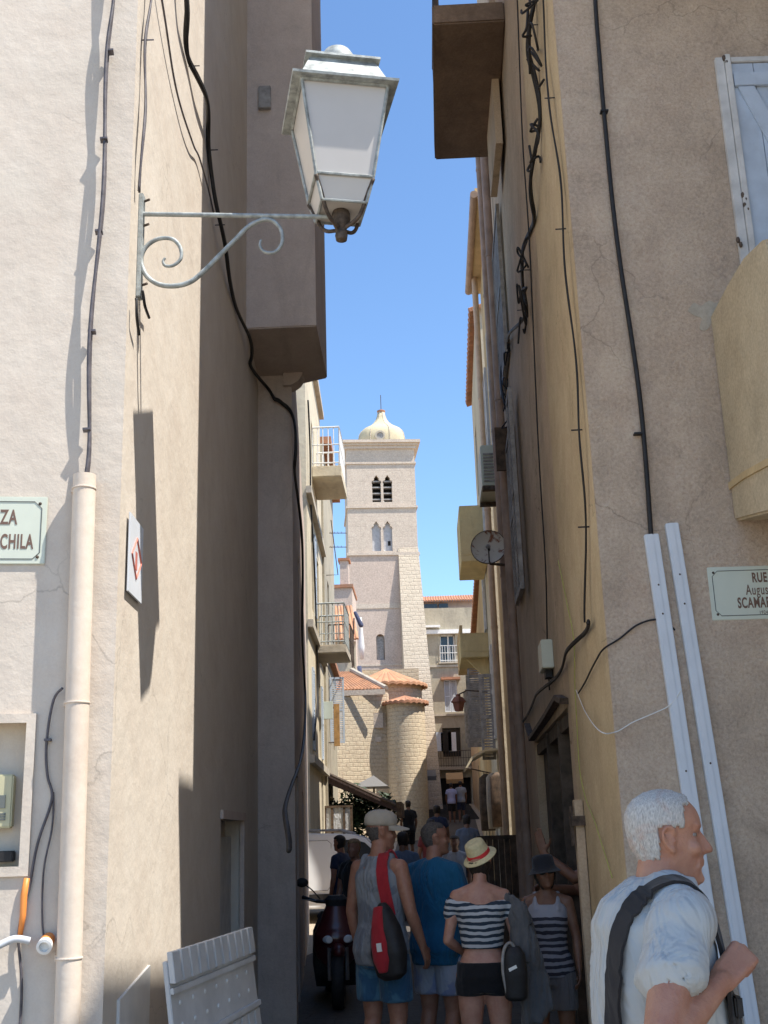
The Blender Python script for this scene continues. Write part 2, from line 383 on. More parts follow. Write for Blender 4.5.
def text_obj(txt,size,mat,mw,name,parent,squeeze=1.,bold=.0):
    c=bpy.data.curves.new(name,'FONT');c.body=txt;c.size=size;c.align_x='CENTER';c.align_y='CENTER';c.extrude=.0012;c.offset=bold;c.space_character=1.12
    o=bpy.data.objects.new('t',c);COL.objects.link(o);dg=bpy.context.evaluated_depsgraph_get();dg.update()
    me=bpy.data.meshes.new_from_object(o.evaluated_get(dg));bpy.data.objects.remove(o)
    org=parent_org(parent)
    for v in me.vertices:
        p=mw@V((v.co.x*squeeze,v.co.y,v.co.z));v.co=p-org
    return link(name,me,mat,parent)
# ---------------------------------------------------------------- ground
def gz(y):
    pts=[(-400,0),(21,0),(35,.8),(50,1.9),(66,3.0),(400,3.0)]
    for (a,za),(b,zb) in zip(pts,pts[1:]):
        if y<=b: return za+(zb-za)*(y-a)/(b-a)
    return 3.0
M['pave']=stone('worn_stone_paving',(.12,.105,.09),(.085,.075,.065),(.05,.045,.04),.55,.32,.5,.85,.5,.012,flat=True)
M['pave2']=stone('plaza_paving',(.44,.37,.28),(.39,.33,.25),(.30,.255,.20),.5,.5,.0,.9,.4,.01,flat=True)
g=MB();ys=[-400,-60,-10,-2,2,6,10,14,18,21,24,28,31,35,40,45,50,55,60,66,90,400]
xs=[-400,-30,-10,-5,-2,-1,0,1,2,5,10,30,400]
vs=[(x,y,gz(y)) for y in ys for x in xs];nx=len(xs)
fs=[(j*nx+i,j*nx+i+1,(j+1)*nx+i+1,(j+1)*nx+i) for j in range(len(ys)-1) for i in range(nx-1)]
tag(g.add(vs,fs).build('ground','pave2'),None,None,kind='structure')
g=MB();yy=[4.3,8,12,16,21,24,28,31,35,40,45,50,55,60,64]
vs=[];
for y in yy:
    xl=-1.0-.09*(y-9) if y<21 else -.9-.0*y
    vs+=[(max(xl,-2.1)-.25,y,gz(y)+.005),(.98+.0225*(y-5.78),y,gz(y)+.005)]
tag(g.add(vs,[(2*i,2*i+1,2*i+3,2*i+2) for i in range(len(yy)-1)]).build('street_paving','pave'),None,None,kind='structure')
# ---------------------------------------------------------------- LEFT corner house
c10=(math.cos(R(10)),math.sin(R(10)))
LC=(-1.26,4.57)
LF=WF((LC[0]-6*c10[0],LC[1]-6*c10[1]),LC)            # facade towards the square, u grows to the right, corner at u=6
LS=WF(LC,(-1.26-.05*4.95,9.52))                       # alley side, u grows away
LH=12.5
foot=[LF.pt(0,0)[:2],LC,(LS.pt(6.03,0).x,10.60),(-7.4,10.65)]
foot=[(p[0],p[1]) for p in foot]
root=thing('corner_house','pale cream plaster corner house filling the left edge, sunlit at its corner','house',(LC[0]-2,LC[1]+2,0))
cut=MB()
mu0,mz1=LF.uv(0,722);mu1,mz0=LF.uv(21,868)
LF.box(cut,mu0-.25,mu1,mz0,mz1,-.1,.05)
du0,dz1=LS.uv(221,800);du1,_=LS.uv(243,800)
LS.box(cut,du0,du1,-.05,1.62+.12,-.14,.05)
MB().prism(foot,-.05,LH).build('wall','lside',root,cuts=cut,bevel=0)
# facade skin 6 mm proud in the paler paint, with its own niche opening
fs_=MB();LF.box(fs_,0,6.0,-.04,LH,.0,.006)
fc=MB();LF.box(fc,mu0-.25,mu1,mz0,mz1,-.2,.2)
fs_.build('facade_render','lfront',root,cuts=fc)
# niche frame + meter
nf=MB()
LF.box(nf,mu1-.006,mu1+.03,mz0-.03,mz1+.03,.004,.02);LF.box(nf,mu0-.25,mu1-.006,mz1-.006,mz1+.03,.004,.02);LF.box(nf,mu0-.25,mu1-.006,mz0-.03,mz0+.006,.004,.02)
nf.build('niche_frame','lfront',root)
mt=MB();LF.box(mt,mu0-.22,LF.uv(11,800)[0],LF.uv(5,828)[1],LF.uv(5,774)[1],-.095,-.03);mo=mt.build('meter','meter',root,bevel=.006)
mm=MB();LF.box(mm,mu0-.1,LF.uv(4,800)[0],LF.uv(2,808)[1],LF.uv(2,795)[1],-.03,-.026)
for k in range(3): LF.box(mm,mu0-.1,LF.uv(5,800)[0],LF.uv(2,815)[1]-.01*k,LF.uv(2,813)[1]-.01*k,-.03,-.027)
mm.build('dial','signb',mo)
mt=MB();LF.box(mt,mu0-.2,LF.uv(12,850)[0],LF.uv(5,862)[1],LF.uv(5,851)[1],-.09,-.02);mt.build('terminal_box','black',root,bevel=.004)
# small side door in the dark part
dd=MB();LS.box(dd,du0+.02,du1-.03,0,1.62,-.12,-.09);dd.build('door','shutw',root)
fr=MB();LS.box(fr,du1-.03,du1+.03,0,1.76,-.02,.015);LS.box(fr,du0-.02,du1+.05,1.74,1.80,-.02,.02);fr.build('door_frame','lgrey',root)
# white slant-topped panel at the base of the side wall
gx=MB();a=LS.uv(117,1000);b=LS.uv(148,965)
LS.poly(gx,[(a[0],a[1]-.35),(b[0],a[1]-.35),(b[0],b[1]),(a[0],a[1])],.0,.012);gx.build('patch_panel','white',root)
# drainpipe cover (boxed half-round) on facade
pu,pz=LF.uv(86,478)
root=thing('drainpipe','cream painted drainpipe running down the sunlit facade on the left','drainpipe',tuple(LF.pt(pu,0,.05)))
pb=MB();u_top=LF.uv(86.5,480)[0];u_bot=LF.uv(70,1000)[0];zt=LF.uv(86.5,480)[1];zb=LF.uv(70,1000)[1]
sl=(u_bot-u_top)/(zb-zt)
def pipepts(o): return [LF.pt(u_top+sl*(z-zt),z,o) for z in (zt,zt-.5,zt-1,zt-1.6,.02)]
pb.tube(pipepts(.065),.047,24);pb.build('pipe','pipec',root,smooth=True)
pb=MB()
for z in (zt-.06,zt-.95,zt-1.9): 
    q=LF.pt(u_top+sl*(z-zt),z,.065);pb.lathe([(.050,-.0035),(.051,0),(.050,.0035)],q,(sl,0,1),24)
    LF.box(pb,u_top+sl*(z-zt)-.055,u_top+sl*(z-zt)-.046,z-.012,z+.012,.006,.06)
build_each(pb,'collar','pipec',root)
cables='electric cables clipped to the house walls'
def cable(label,pts,r,mat='black',clips=None,name='cable',wob=.004,strands=1,group=None,n=7):
    o=thing(name,label,'cable',tuple(pts[0]),group) if (clips or strands>1) else None
    sp=spline(pts,n)
    for s in range(strands):
        ph=s*2.1
        q=[p+V((math.sin(i*.31+ph*3),math.cos(i*.27+ph),math.sin(i*.2+ph)*.3))*(wob+(.8*r if strands>1 else 0)) for i,p in enumerate(sp)]
        mb=MB().tube(q,r,8)
        ob=mb.build('strand' if o else name,mat,o,smooth='all',org=None if o else pts[0])
        if o is None: ob.location=pts[0];tag(ob,label,'cable',group);o2=ob
    if clips:
        cb=MB()
        for c,n_ in clips: cb.obox(c,V((.014+2.4*r,0,0)),n_*(.04),V((0,0,.009)))
        build_each(cb,'clip',mat,o)
    return o
LFc=[LF.pp(x,y,.05) for x,y in ((113,-60),(112,0),(109,55),(104,140),(99,230),(93,330),(88,420),(85,476))]
cable('pair of dark cables hanging down the pale left facade into the drainpipe',LFc,.0085,'cableg',[(LF.pp(x,y,.045),LF.n) for x,y in ((110,52),(104,140),(99,232),(92,332),(87,430))],strands=2)
# cable beside pipe with orange tape
q=[LF.pp(x,y,o) for x,y,o in ((62,688,.06),(53,700,.03),(48,740,.02),(47,775,.02),(51,800,.02),(40,840,.02),(31,875,.02),(24,905,.02),(20,935,.02),(21,980,.02),(18,1040,.02))]
cable('thin dark cable wrapped in orange tape beside the foot of the drainpipe',q,.0055,'cableg',[(q[2],LF.n)])
q=[LF.pp(x,y,.018) for x,y in ((53,792),(51,830),(45,870),(42,925),(44,945))]
cable('short dark cable ending at the orange socket on the left facade',q,.004,'cableg')
ob=MB().tube([LF.pp(x,y,.021) for x,y in ((27,878),(24,895),(23,915),(20,935))],[.011,.013,.012,.010],10).build('tape_wrap','orange',None,smooth='all',org=LF.pp(25,900));ob.location=LF.pp(25,900);tag(ob,'orange tape sleeve around the cable at the lower left','cable sleeve')
root=thing('socket','orange and white round cable socket on the left facade','socket',tuple(LF.pp(45,945,.02)))
a=LF.pp(49,938,.02);b=LF.pp(44,947,.10)
MB().lathe([(.022,0),(.026,.02),(.027,.06)],a,b-a,20).build('base','orange',root,smooth=True)
MB().lathe([(.028,.06),(.029,.085),(.019,.087),(.018,.07)],a,b-a,20).build('rim','white',root,smooth=True)
ob=MB().tube(spline([LF.pp(x,y,o) for x,y,o in ((-30,960,.09),(0,945,.07),(15,939,.06),(30,941,.05))],8),.014,12).build('conduit','greyc',None,smooth='all',org=LF.pp(0,945));ob.location=LF.pp(0,945);tag(ob,'grey corrugated conduit poking in at the lower left edge','conduit')
# street name plates
def sign(name,label,W,px0,py0,px1,py1,lines,full=None,anchor='L'):
    u0,z1=W.uv(px0,py0);u1,z0=W.uv(px1,py1)
    if full:
        if anchor=='L': u1=u0+full
        else: u0=u1-full
    root=thing(name,label,'street sign',tuple(W.pt((u0+u1)/2,z0,0)))
    b=MB();W.box(b,u0,u1,z0,z1,.008,.016);b.build('plate','signw',root,bevel=.003)
    # border line with notched corners
    i=.022;c=.028
    pts=[(u0+i+c,z0+i),(u1-i-c,z0+i),(u1-i,z0+i+c),(u1-i,z1-i-c),(u1-i-c,z1-i),(u0+i+c,z1-i),(u0+i,z1-i-c),(u0+i,z0+i+c)]
    bb=MB();bb.tube([W.pt(u,z,.0165) for u,z in pts],.0022,6,closed=True);bb.build('border','signb',root)
    sc=MB()
    for u in (u0+i+.008,u1-i-.008):
        for z in (z0+i+.008,z1-i-.008): sc.lathe([(.007,0),(.006,.003),(.002,.005)],W.pt(u,z,.016),W.n,10)
    build_each(sc,'screw','irond',root)
    mw=Matrix.Identity(4)
    for r_ in range(3): mw[r_][0]=W.d[r_];mw[r_][1]=(0,0,1)[r_];mw[r_][2]=W.n[r_]
    for txt,size,cz,sq,bold,*dx in lines:
        p=W.pt((u0+u1)/2+(dx[0] if dx else 0),z0+(z1-z0)*cz,.0165);m2=mw.copy();m2.translation=p
        text_obj(txt,size,'signt',m2,'lettering',root,sq,bold)
    return root
sign('street_sign','enamel street sign reading PIAZZA MANICHILA on the sunlit left facade',LF,-55,497,45,565,[('PIAZZA',.088,.68,.56,.002,-.006),('MANICHILA',.086,.32,.50,.002,.030)],.41,'R')
# small diamond sign on the alley side
a=LS.uv(124.5,600);u0=LS.uv(124,590)[0];u1=LS.uv(138,590)[0];zt_=LS.uv(124.5,509)[1];zb_=LS.uv(123,590)[1]
root=thing('diamond_sign','small white plate with a red diamond on the sunlit alley wall','sign',tuple(LS.pt(u0,zb_,0)))
b=MB();LS.box(b,u0,u1,zb_,zt_,.010,.018);b.build('plate','pvc',root,bevel=.002)
cu_,cz_=(u0+u1)/2,(zb_+zt_)/2;hw,hh=(u1-u0)*.34,(zt_-zb_)*.26
b=MB();b.tube([LS.pt(cu_+x*hw,cz_+z*hh,.019) for x,z in ((-1,0),(0,1),(1,0),(0,-1))],.006,6,closed=True)
LS.box(b,cu_-.02,cu_+.02,cz_-.05,cz_+.03,.018,.0195);b.build('diamond','red',root)
# ---------------------------------------------------------------- LAMP
LY=4.75
def LP(px,py,dy=0): return P(px,py,LY+dy)
a=LP(140,216);wallx=LS.pt(LY-4.57,0).x
root=thing('street_lamp','four sided green lantern with milky panes on a scrolled wall bracket','street lamp',(wallx,LY,3.5))
zp1=LP(140,195).z;zp0=LP(140,298).z
b=MB();b.box((wallx+.001,LY-.02,zp0),(wallx+.022,LY+.03,zp1));b.build('wall_plate','iron',root,bevel=.003)
lx=-.305;bz=LP(330,217).z
b=MB();b.tube([(wallx+.02,LY,LP(145,214).z),(lx-.05,LY,bz)],.0115,12)
b.build('arm','iron',root,smooth=True)
def sc(pts): return spline([LP(x,y) for x,y in pts],8)
s1=sc([(165,258),(163,262),(166,266),(174,265),(181,258),(180,247),(172,239),(158,239),(146,247),(141,260),(146,275),(158,284),(174,286),(190,282),(203,272),(218,257),(235,240),(248,227),(262,220),(273,221),(281,230),(282,243),(275,252),(265,252),(260,246),(261,240)])
n=len(s1)
b=MB();b.tube(s1,[.006+.006*math.sin(math.pi*min(1,max(0,i/(n-1)))) for i in range(n)],8);b.build('scroll','iron',root,smooth='all')
b=MB()
for z in (zp1-.03,LP(140,225).z,zp0+.07): b.tube([(wallx+.02,LY+.01,z),(wallx+.05,LY-.005,z)],.006,8)
build_each(b,'bolt','irond',root)
# lantern body : square frustum, rotated
def TZ(py): return LP(340,py).z
cx,cy=lx,LY
rotl=R(13)
def sq(z,h):
    out=[]
    for sx,sy in ((-1,-1),(1,-1),(1,1),(-1,1)):
        x,y=sx*h,sy*h;out.append(V((cx+x*math.cos(rotl)-y*math.sin(rotl),cy+x*math.sin(rotl)+y*math.cos(rotl),z)))
    return out
zb0=bz+.02;zb1=zb0+.12;zb2=zb1+.45
h0,h1,h2=.105,.135,.205
def frustum(mb,za,ha,zc,hc): return mb.box8(sq(za,ha)+sq(zc,hc))
S0,S1,S2=sq(zb0,h0),sq(zb1,h1),sq(zb2,h2)
gl=MB();frustum(gl,zb0+.004,h0-.005,zb1,h1-.005);frustum(gl,zb1+.0005,h1-.005,zb2,h2-.006);gl.build('panes','milk',root)
b=MB()
for i in range(4):
    b.tube([S0[i],S1[i],S2[i]],.0085,6)
    b.tube([S0[i],S0[(i+1)%4]],.007,6);b.tube([S1[i],S1[(i+1)%4]],.008,6);b.tube([S2[i],S2[(i+1)%4]],.009,6)
b.build('frame','iron',root)
b=MB();frustum(b,zb2+.0,.250,zb2+.012,.253);frustum(b,zb2+.012,.215,zb2+.165,.155);frustum(b,zb2+.165,.180,zb2+.177,.180);frustum(b,zb2+.177,.14,zb2+.20,.09)
b.build('roof','iron',root)
b=MB();b.lathe([(.085,0),(.09,.03),(.088,.085),(.066,.125),(.02,.145)],(cx,cy,zb2+.19),(0,0,1),20);b.build('cap','iron',root,smooth=True)
b=MB()
for i in range(4):
    d=(S0[i]-V((cx,cy,zb0)))
    b.tube(spline([S1[i]+V((0,0,-.01)),V((cx,cy,zb0))+d*1.0+V((0,0,.03)),V((cx,cy,zb0-.035))+d*.8,V((cx,cy,zb0-.07))+d*.55,V((cx,cy,zb0-.085))+d*.2,V((cx,cy,zb0-.10))],5),.0095,8)
b.build('holder','irond',root,smooth='all')
b=MB();b.lathe([(.008,-.135),(.026,-.125),(.030,-.10),(.024,-.07),(.036,-.05),(.044,-.02),(.044,.01),(.036,.03),(.02,.045)],(cx,cy,bz),(0,0,1),16);b.build('finial','irond',root,smooth=True)
# cable near corner, down to plate
q=[LS.pp(x,y,.03) for x,y in ((152,-50),(150,0),(147,40),(145,90),(142,140),(141,192))]
cable('thin twisted cable dropping down the house corner to the lamp plate',q,.006,'cableg',[(q[2],LS.n)],strands=2,group=None)
for k_,(lab,ps) in enumerate((('short loose cable end hanging under the lamp plate, nearest the corner',((136,298),(136,315),(140,335))),('short loose cable end hanging under the lamp plate, on its alley side',((142,290),(144,305),(150,318))))):
    cable(lab,[LS.pp(x,y,.03) for x,y in ps],.007,'black')
LPF=(-1.12,9.5)
L2S=WF(LPF,(-2.10,20.2)); L2F=WF((-1.57,10.62),(-1.222,10.62))
LSX=[(180,-40),(184,10),(190,50),(198,80),(206,110),(212,150),(217,215),(226,262),(238,305),(247,335)]
q=[LS.pp(x,y,.04) for x,y in LSX]+[LS.pp(251,356,.04),LS.pp(254,368,.04),L2F.pp(264,386,.05),L2F.pp(274,398,.05),L2F.pp(283,402,.06),L2F.pp(291,417,.07)]+[L2S.pp(x,y,.05) for x,y in ((296,455),(297,480),(300,540),(303,620),(306,690),(301,745),(292,790),(287,820),(285,850))]
cable('thick black cable bundle sagging down the left alley wall and under the jetty',q,.013,'black',[(LS.pp(x,y,.03),LS.n) for x,y in ((193,66),(212,150),(219,225))],strands=4,wob=.012)
q=[LS.pp(x,y,.025) for x,y in ((158,-20),(166,30),(175,80),(184,118),(193,145),(200,158),(207,185),(213,212))]
cable('thin cable slanting across the sunlit alley wall to join the thick bundle',q,.006,'cableg')
# ---------------------------------------------------------------- L2 house with jetty
root=thing('house','grey pink house with an overhanging upper storey on the left of the alley','house',(-2,13,0))
foot=[(-1.62,10.62),(-1.2226,10.62),(-1.12-.0916*10.7,20.2),(-7,20.2),(-7,10.75),(-1.62,10.75)]
cut=MB()
for yy0,yy1,z0,z1 in ((11.3,12.2,0,2.2),(14.5,15.4,0,2.15),(13.0,13.8,3.5,4.9),(16.2,17.,3.4,4.8)):
    L2S.box(cut,yy0-9.5,yy1-9.5,z0-.05,z1,-.14,.1)
MB().prism(foot,-.05,6.9).build('wall','lgrey',root,cuts=cut)
# upper lower-roofed rear part
MB().prism([(-2.2,10.95),(-1.35,10.95),(-2.12,20.2),(-7,20.2),(-7,10.95)],6.9,7.3).build('cornice','lgrey',root)
J=P(315,326,9.5);
MB().prism([(-1.56,9.497),(-.86,9.497),(-.87,10.75),(-1.2,10.9),(-1.7,10.9)],6.11,12.8).build('jetty','lgrey',root,bevel=.01)
# curved corbel under the jetty
cb=MB();prof=[(-1.10,6.11),(-1.11,6.08),(-1.14,6.03),(-1.18,6.00),(-1.22,5.98),(-1.3,5.98),(-1.3,6.11)]
cb.extr([V((x,10.56,z)) for x,z in prof],(0,.2,0));cb.build('corbel','lgrey',root)
dd=MB()
for yy0,yy1,z0,z1 in ((11.3,12.2,0,2.2),(14.5,15.4,0,2.15)): L2S.box(dd,yy0-9.46,yy1-9.54,.01,z1-.04,-.13,-.08)
build_each(dd,'door','woodd',root)
dd=MB()
for yy0,yy1,z0,z1 in ((13.0,13.8,3.5,4.9),(16.2,17.,3.4,4.8)): L2S.box(dd,yy0-9.46,yy1-9.54,z0+.04,z1-.04,-.13,-.09)
build_each(dd,'shutter','shut',root)
vv=MB();vv.box((P(259,88,9.49).x,9.45,P(265,110,9.49).z),(P(271,88,9.49).x,9.499,P(265,88,9.49).z));vv.build('vent','shut',root,bevel=.006)
# small drainpipe on far end
# ---------------------------------------------------------------- leaning slatted panel
pa=LS.pp(160,960,.42);pbm=LS.pp(243,932,.10)
pa=P(161,958,4.78);pc=P(245,931,6.0)
root=thing('louvred_panel','light grey shutter panel with a slatted top edge leaning in the lower left corner','shutter',(pa.x,pa.y,0))
ud=V((pc.x-pa.x,pc.y-pa.y,0));ud_l=ud.length;ud.normalize();nn=V((ud.y,-ud.x,0))  # outward to alley
za,zc_=pa.z,pc.z
def pnl(u,h,o): # h from 0(bottom) to 1(top)
    top=za+(zc_-za)*u/ud_l;p=V((pa.x,pa.y,0))+ud*u+nn*(o+.16*(1-h));return V((p.x,p.y,top*h+.02))
b=MB();ns=11
b.box8([pnl(0,0,0),pnl(ud_l,0,0),pnl(ud_l,0,.02),pnl(0,0,.02),pnl(0,.97,0),pnl(ud_l,.97,0),pnl(ud_l,.97,.02),pnl(0,.97,.02)])
b.build('board','panel',root,bevel=.003)
b=MB()
for i in range(ns):
    u0=ud_l*i/ns+.004;u1=ud_l*(i+1)/ns-.02
    b.box8([pnl(u0,.90,.021),pnl(u1,.90,.021),pnl(u1,.90,.045),pnl(u0,.90,.045),pnl(u0,1.0,.021),pnl(u1,1.0,.021),pnl(u1,1.0,.045),pnl(u0,1.0,.045)])
    b.box8([pnl(u0,.0,.021),pnl(u1,.0,.021),pnl(u1,.0,.03),pnl(u0,.0,.03),pnl(u0,.68,.021),pnl(u1,.68,.021),pnl(u1,.68,.03),pnl(u0,.68,.03)])
b.build('slats','panel',root,bevel=.002)
b=MB()
for h0_,h1_ in ((.865,.885),(.69,.71)):
    b.box8([pnl(0,h0_,.021),pnl(ud_l,h0_,.021),pnl(ud_l,h0_,.036),pnl(0,h0_,.036),pnl(0,h1_,.021),pnl(ud_l,h1_,.021),pnl(ud_l,h1_,.036),pnl(0,h1_,.036)])
b.build('rails','panel',root,bevel=.002)
b=MB()
for r_ in range(2):
    for i in range(7):
        p=pnl(ud_l*(i+.6)/7.5,.83-.07*r_,.021);b.lathe([(.010,0),(.009,.004),(.003,.006)],p,nn,10)
build_each(b,'rivet','white',root)
# ---------------------------------------------------------------- RIGHT corner house (R1)
RC=(.94,5.78)
RFd=(math.cos(R(2)),math.sin(R(2)))
RF=WF(RC,(RC[0]+6*RFd[0],RC[1]+6*RFd[1]))             # facade to the square
def rx(y): return .94+.0225*(y-5.78)
RS=WF((rx(40),40),RC)                                  # alley side; normal should point -X
if RS.n.x>0: RS.n=-RS.n
def ru(y): return (40-y)*math.hypot(1,.0225)
RH=15.5;YB=7.75
root=thing('corner_house','ochre and brown roughcast corner house on the right with a pale blue shutter','house',(2.5,6.5,0))
foot=[RC,(RC[0]+5.5*RFd[0],RC[1]+5.5*RFd[1]),(6.5,YB),(rx(YB),YB)]
u0,z1=RF.uv(716,62);zb=2.9
cut=MB();RF.box(cut,u0+.05,u0+1.1,3.3,z1,-.16,.1)
MB().prism(foot,-.05,RH).build('wall','ochre',root)
# roughcast skin on the facade with a smooth band at the corner
b=MB();RF.box(b,0.0,5.45,-.04,RH-.01,.001,.012);cc=MB();RF.box(cc,u0+.05,u0+1.1,3.3,z1,-.3,.3)
b.build('facade_render','rough',root)
b=MB();RF.box(b,.20,5.2,6.80,6.92,-.1,.60);b.build('shade_slab','concl',root,bevel=.01)  # slab added out of view to shade the facade below it
# window : frame + shutter leaves
w=MB();ul=RF.uv(713,62)[0];ur=ul+1.25;wb=3.25
wt=z1
for (a0,a1,b0,b1,o1) in ((ul,ul+.05,wb,wt+.0,.045),(ul+.052,ul+.085,wb,wt+.01,.06),(ur-.05,ur,wb,wt,.045),(ul+.087,ur-.052,wt-.035,wt,.045)):
    RF.box(w,a0,a1,b0,b1,.0125,o1)
fr=w.build('window','shutw',root,bevel=.004)
def leaf(ua,ub,name,diag):
    s=MB();k=4
    for i in range(k):
        x0=ua+(ub-ua)*i/k;x1=ua+(ub-ua)*(i+1)/k;RF.box(s,x0+.001,x1-.003,wb+.01,wt-.04,.014,.034)
    lf=s.build('shutter','shutb',fr,bevel=.002)
    t=MB()
    for zc in (wt-.16,(wt+wb)/2,wb+.14): RF.box(t,ua+.002,ub-.002,zc-.045,zc+.045,.0345,.056)
    if diag:
        for (za_,zb_) in ((wt-.21,(wt+wb)/2+.05),((wt+wb)/2-.05,wb+.19)):
            w_=.06;RF.poly(t,[(ua+.02,za_),(ua+.02+w_*1.6,za_),(ub-.02,zb_),(ub-.02-w_*1.6,zb_)],.0345,.054)
    build_each(t,'batten','shutb',fr,bevel=.003)
leaf(ul+.09,ul+.62,'l',True);leaf(ul+.63,ur-.06,'r',True)
h=MB()
for py,px in ((58,724),(195,743),(205,745),(240,738)):
    q=RF.pp(px,py,.05);h.ell(q,(.012,.012,.02),8,6);h.ell(q+V((.012,0,-.03)),(.011,.012,.018),8,6)
build_each(h,'hinge','irond',fr)
# solid rounded balcony
by0=5.85;zt=P(710,315,5.8).z+.1;zb=P(735,520,5.8).z
bx=P(712,420,5.78).x
ru0=RF.uv(711,330)[0]
bal=MB()
n_=10
prof=[]
dep=.95
def bq(px,py,o): return (o,P(px,py,5.79-o).z)
top_=[bq(711,316,0),bq(718,302,.15),bq(730,282,.35),bq(748,256,.62),bq(766,240,.86)]
bot_=[bq(735,521,0),bq(745,517,.25),bq(757,512,.55),bq(770,506,.86)]
zt=top_[-1][1];zb=bot_[-1][1]
prof=bot_+[(dep,zb+.06),(dep+.02,(zt+zb)/2),(dep,zt-.04)]+top_[::-1]
bal.extr([RF.pt(ru0,z,.0125+o) for o,z in prof],RF.d*2.4)
bal.build('balcony_parapet','balc',root,bevel=.012)
ml=[bq(725,483,0),bq(735,472,.25),bq(752,460,.58),bq(768,449,.9)]
s=MB();s.extr([RF.pt(ru0-.010,z,.0125+o) for o,z in ml]+[RF.pt(ru0-.010,z-.035,.0125+o) for o,z in ml[::-1]],RF.d*.03);s.build('balcony_moulding','ochre2',root)
s=MB();pts=[RF.uv(x,y) for x,y in ((687,312),(693,304),(700,307),(708,302),(716,304),(724,298),(716,312),(712,322),(706,331),(699,330),(701,320),(694,317))];cxp=[V((a_,b_,0)) for a_,b_ in pts];pts=[(q.x,q.y) for q in spline(cxp+[cxp[0]],4)[:-1]]
RF.poly(s,pts,.0122,.0145);s.build('plaster_patch','concl',root)
sign('street_sign','enamel street sign reading RUE Auguste SCAMARONI on the shaded right wall',RF,706,568,712,621,[('RUE',.070,.77,.58,.002),('Auguste',.076,.54,.56,.0005),('SCAMARONI',.076,.30,.54,.002),('1924',.026,.12,.8,0)],.53,'L')
# black cable on facade
q=[RF.pp(x,y,.035) for x,y in ((594,-60),(595,0),(600,60),(604,113),(611,190),(620,260),(631,335),(640,400),(646,460),(651,538))]
cable('single thick black cable running down the brown right wall to the white trunking',q,.013,'black',[(RF.pp(604,112,.03),RF.n),(RF.pp(638,434,.03),RF.n)],wob=.002)
def trunk(label,x0,y0,x1,y1,w,group):
    a=RF.pp(x0,y0,.0125);b=RF.pp(x1,y1,.0125);d=(b-a);b=a+d*((a.z-.05)/-d.z);d=(b-a);L=d.length;d.normalize();sd=d.cross(RF.n).normalized()
    if sd.x<0: sd=-sd
    root=thing('cable_trunking',label,'trunking',tuple(b),group)
    m_=MB();m_.obox((a+b)/2+RF.n*.017+sd*w/2,sd*w,RF.n*.034,d*L);m_.build('channel','pvc',root,bevel=.004)
    m_=MB();m_.obox((a+b)/2+RF.n*.036+sd*w*.36,sd*w*.42,RF.n*.005,d*(L-.002));m_.build('cover','pvc',root,bevel=.0015)
    m_=MB()
    for t in (.09,.14,.4,.7): m_.ell(a+d*L*t+RF.n*.037+sd*w*.45,(.006,.004,.006),8,6)
    build_each(m_,'screw','irond',root)
trunk('left white plastic cable trunking slanting down the right wall, below the black cable',643,536,680,790,.075,'cable trunking')
trunk('right white plastic cable trunking, the one with its top end free',664,525,708,800,.068,'cable trunking')
q=[RF.pp(675,630,.02),RF.pp(660,620,.02),RF.pp(640,624,.03),RF.pp(620,638,.02),RF.pp(604,648,.02)]+[RS.pp(x,y,.02) for x,y in ((597,660),(586,680),(578,693))]
cable('black cable looping round the corner from the white trunking into the alley',q,.005,'black')
q=[RS.pp(576,690,.02),RS.pp(585,712,.02),RF.pp(600,731,.03),RF.pp(615,732,.05),RF.pp(633,722,.05),RF.pp(655,713,.05),RF.pp(670,705,.05),RF.pp(681,690,.05)]
cable('thin white wire looped loosely across the corner to the trunking',q,.003,'white',wob=.002,name='wire')
q=[RS.pp(x,y,.012) for x,y in ((558,560),(566,600),(574,640),(575,690),(577,730),(580,770),(586,800),(594,820),(604,850),(612,878))]
cable('thin yellow green earth wire stuck down the ochre alley wall',q,.0028,plain('yellow_green_wire',(.45,.48,.12),.5),wob=.002,name='wire')
q=[RS.pp(x,y,.03) for x,y in ((541,-40),(544,50),(550,100),(556,150),(561,200),(566,265),(572,330),(577,390),(581,440),(584,500),(585,570),(586,622))]
cable('thin double cable running down the ochre alley wall near the corner',q,.0055,'black',[(RS.pp(x,y,.03),RS.n) for x,y in ((550,98),(561,229),(577,430),(584,527))],strands=2)
q=[RS.pp(x,y,.04) for x,y in ((588,622),(580,635),(572,648),(563,662),(552,680),(543,690),(533,700),(522,722))]
cable('knotted black cable bundle under the junction box on the right alley wall',q,.009,'black',strands=3,wob=.014)
q=[RS.pp(x,y,.04) for x,y in ((532,-50),(531,0),(532,40),(534,80),(536,130),(535,180),(532,215),(524,240),(526,262),(521,290),(523,318),(512,334),(505,345),(502,365),(505,395),(507,418))]
cable('tangled black cable bundle winding down the right alley wall past the balcony',q,.012,'black',strands=5,wob=.022,clips=[(RS.pp(532,25,.05),RS.n),(RS.pp(526,270,.05),RS.n),(RS.pp(522,310,.05),RS.n)])
kr=random.Random(11);kn=[]
for (x,y) in ((531,8),(529,22),(533,45),(535,70),(535,145),(533,160),(524,255),(522,288),(524,305),(521,325),(506,352),(504,385),(507,400),(506,415)):
    c_=RS.pp(x,y,.06);pts=[c_+V((kr.uniform(-.05,.05),kr.uniform(-.16,.16),kr.uniform(-.12,.12))) for _ in range(6)]
    kn.append((c_,pts))
rootk=thing('cable_knots','tangled loops of slack black wire tied to the bundle on the right alley wall','cable',tuple(kn[0][0]))
for c_,pts in kn:
    MB().tube(spline(pts,5),.009,6).build('wire_loop','black',rootk,smooth='all')
q=[RS.pp(x,y,.03) for x,y in ((516,-30),(519,60),(523,140),(528,220),(533,330),(539,450),(545,560),(547,640),(550,690))]
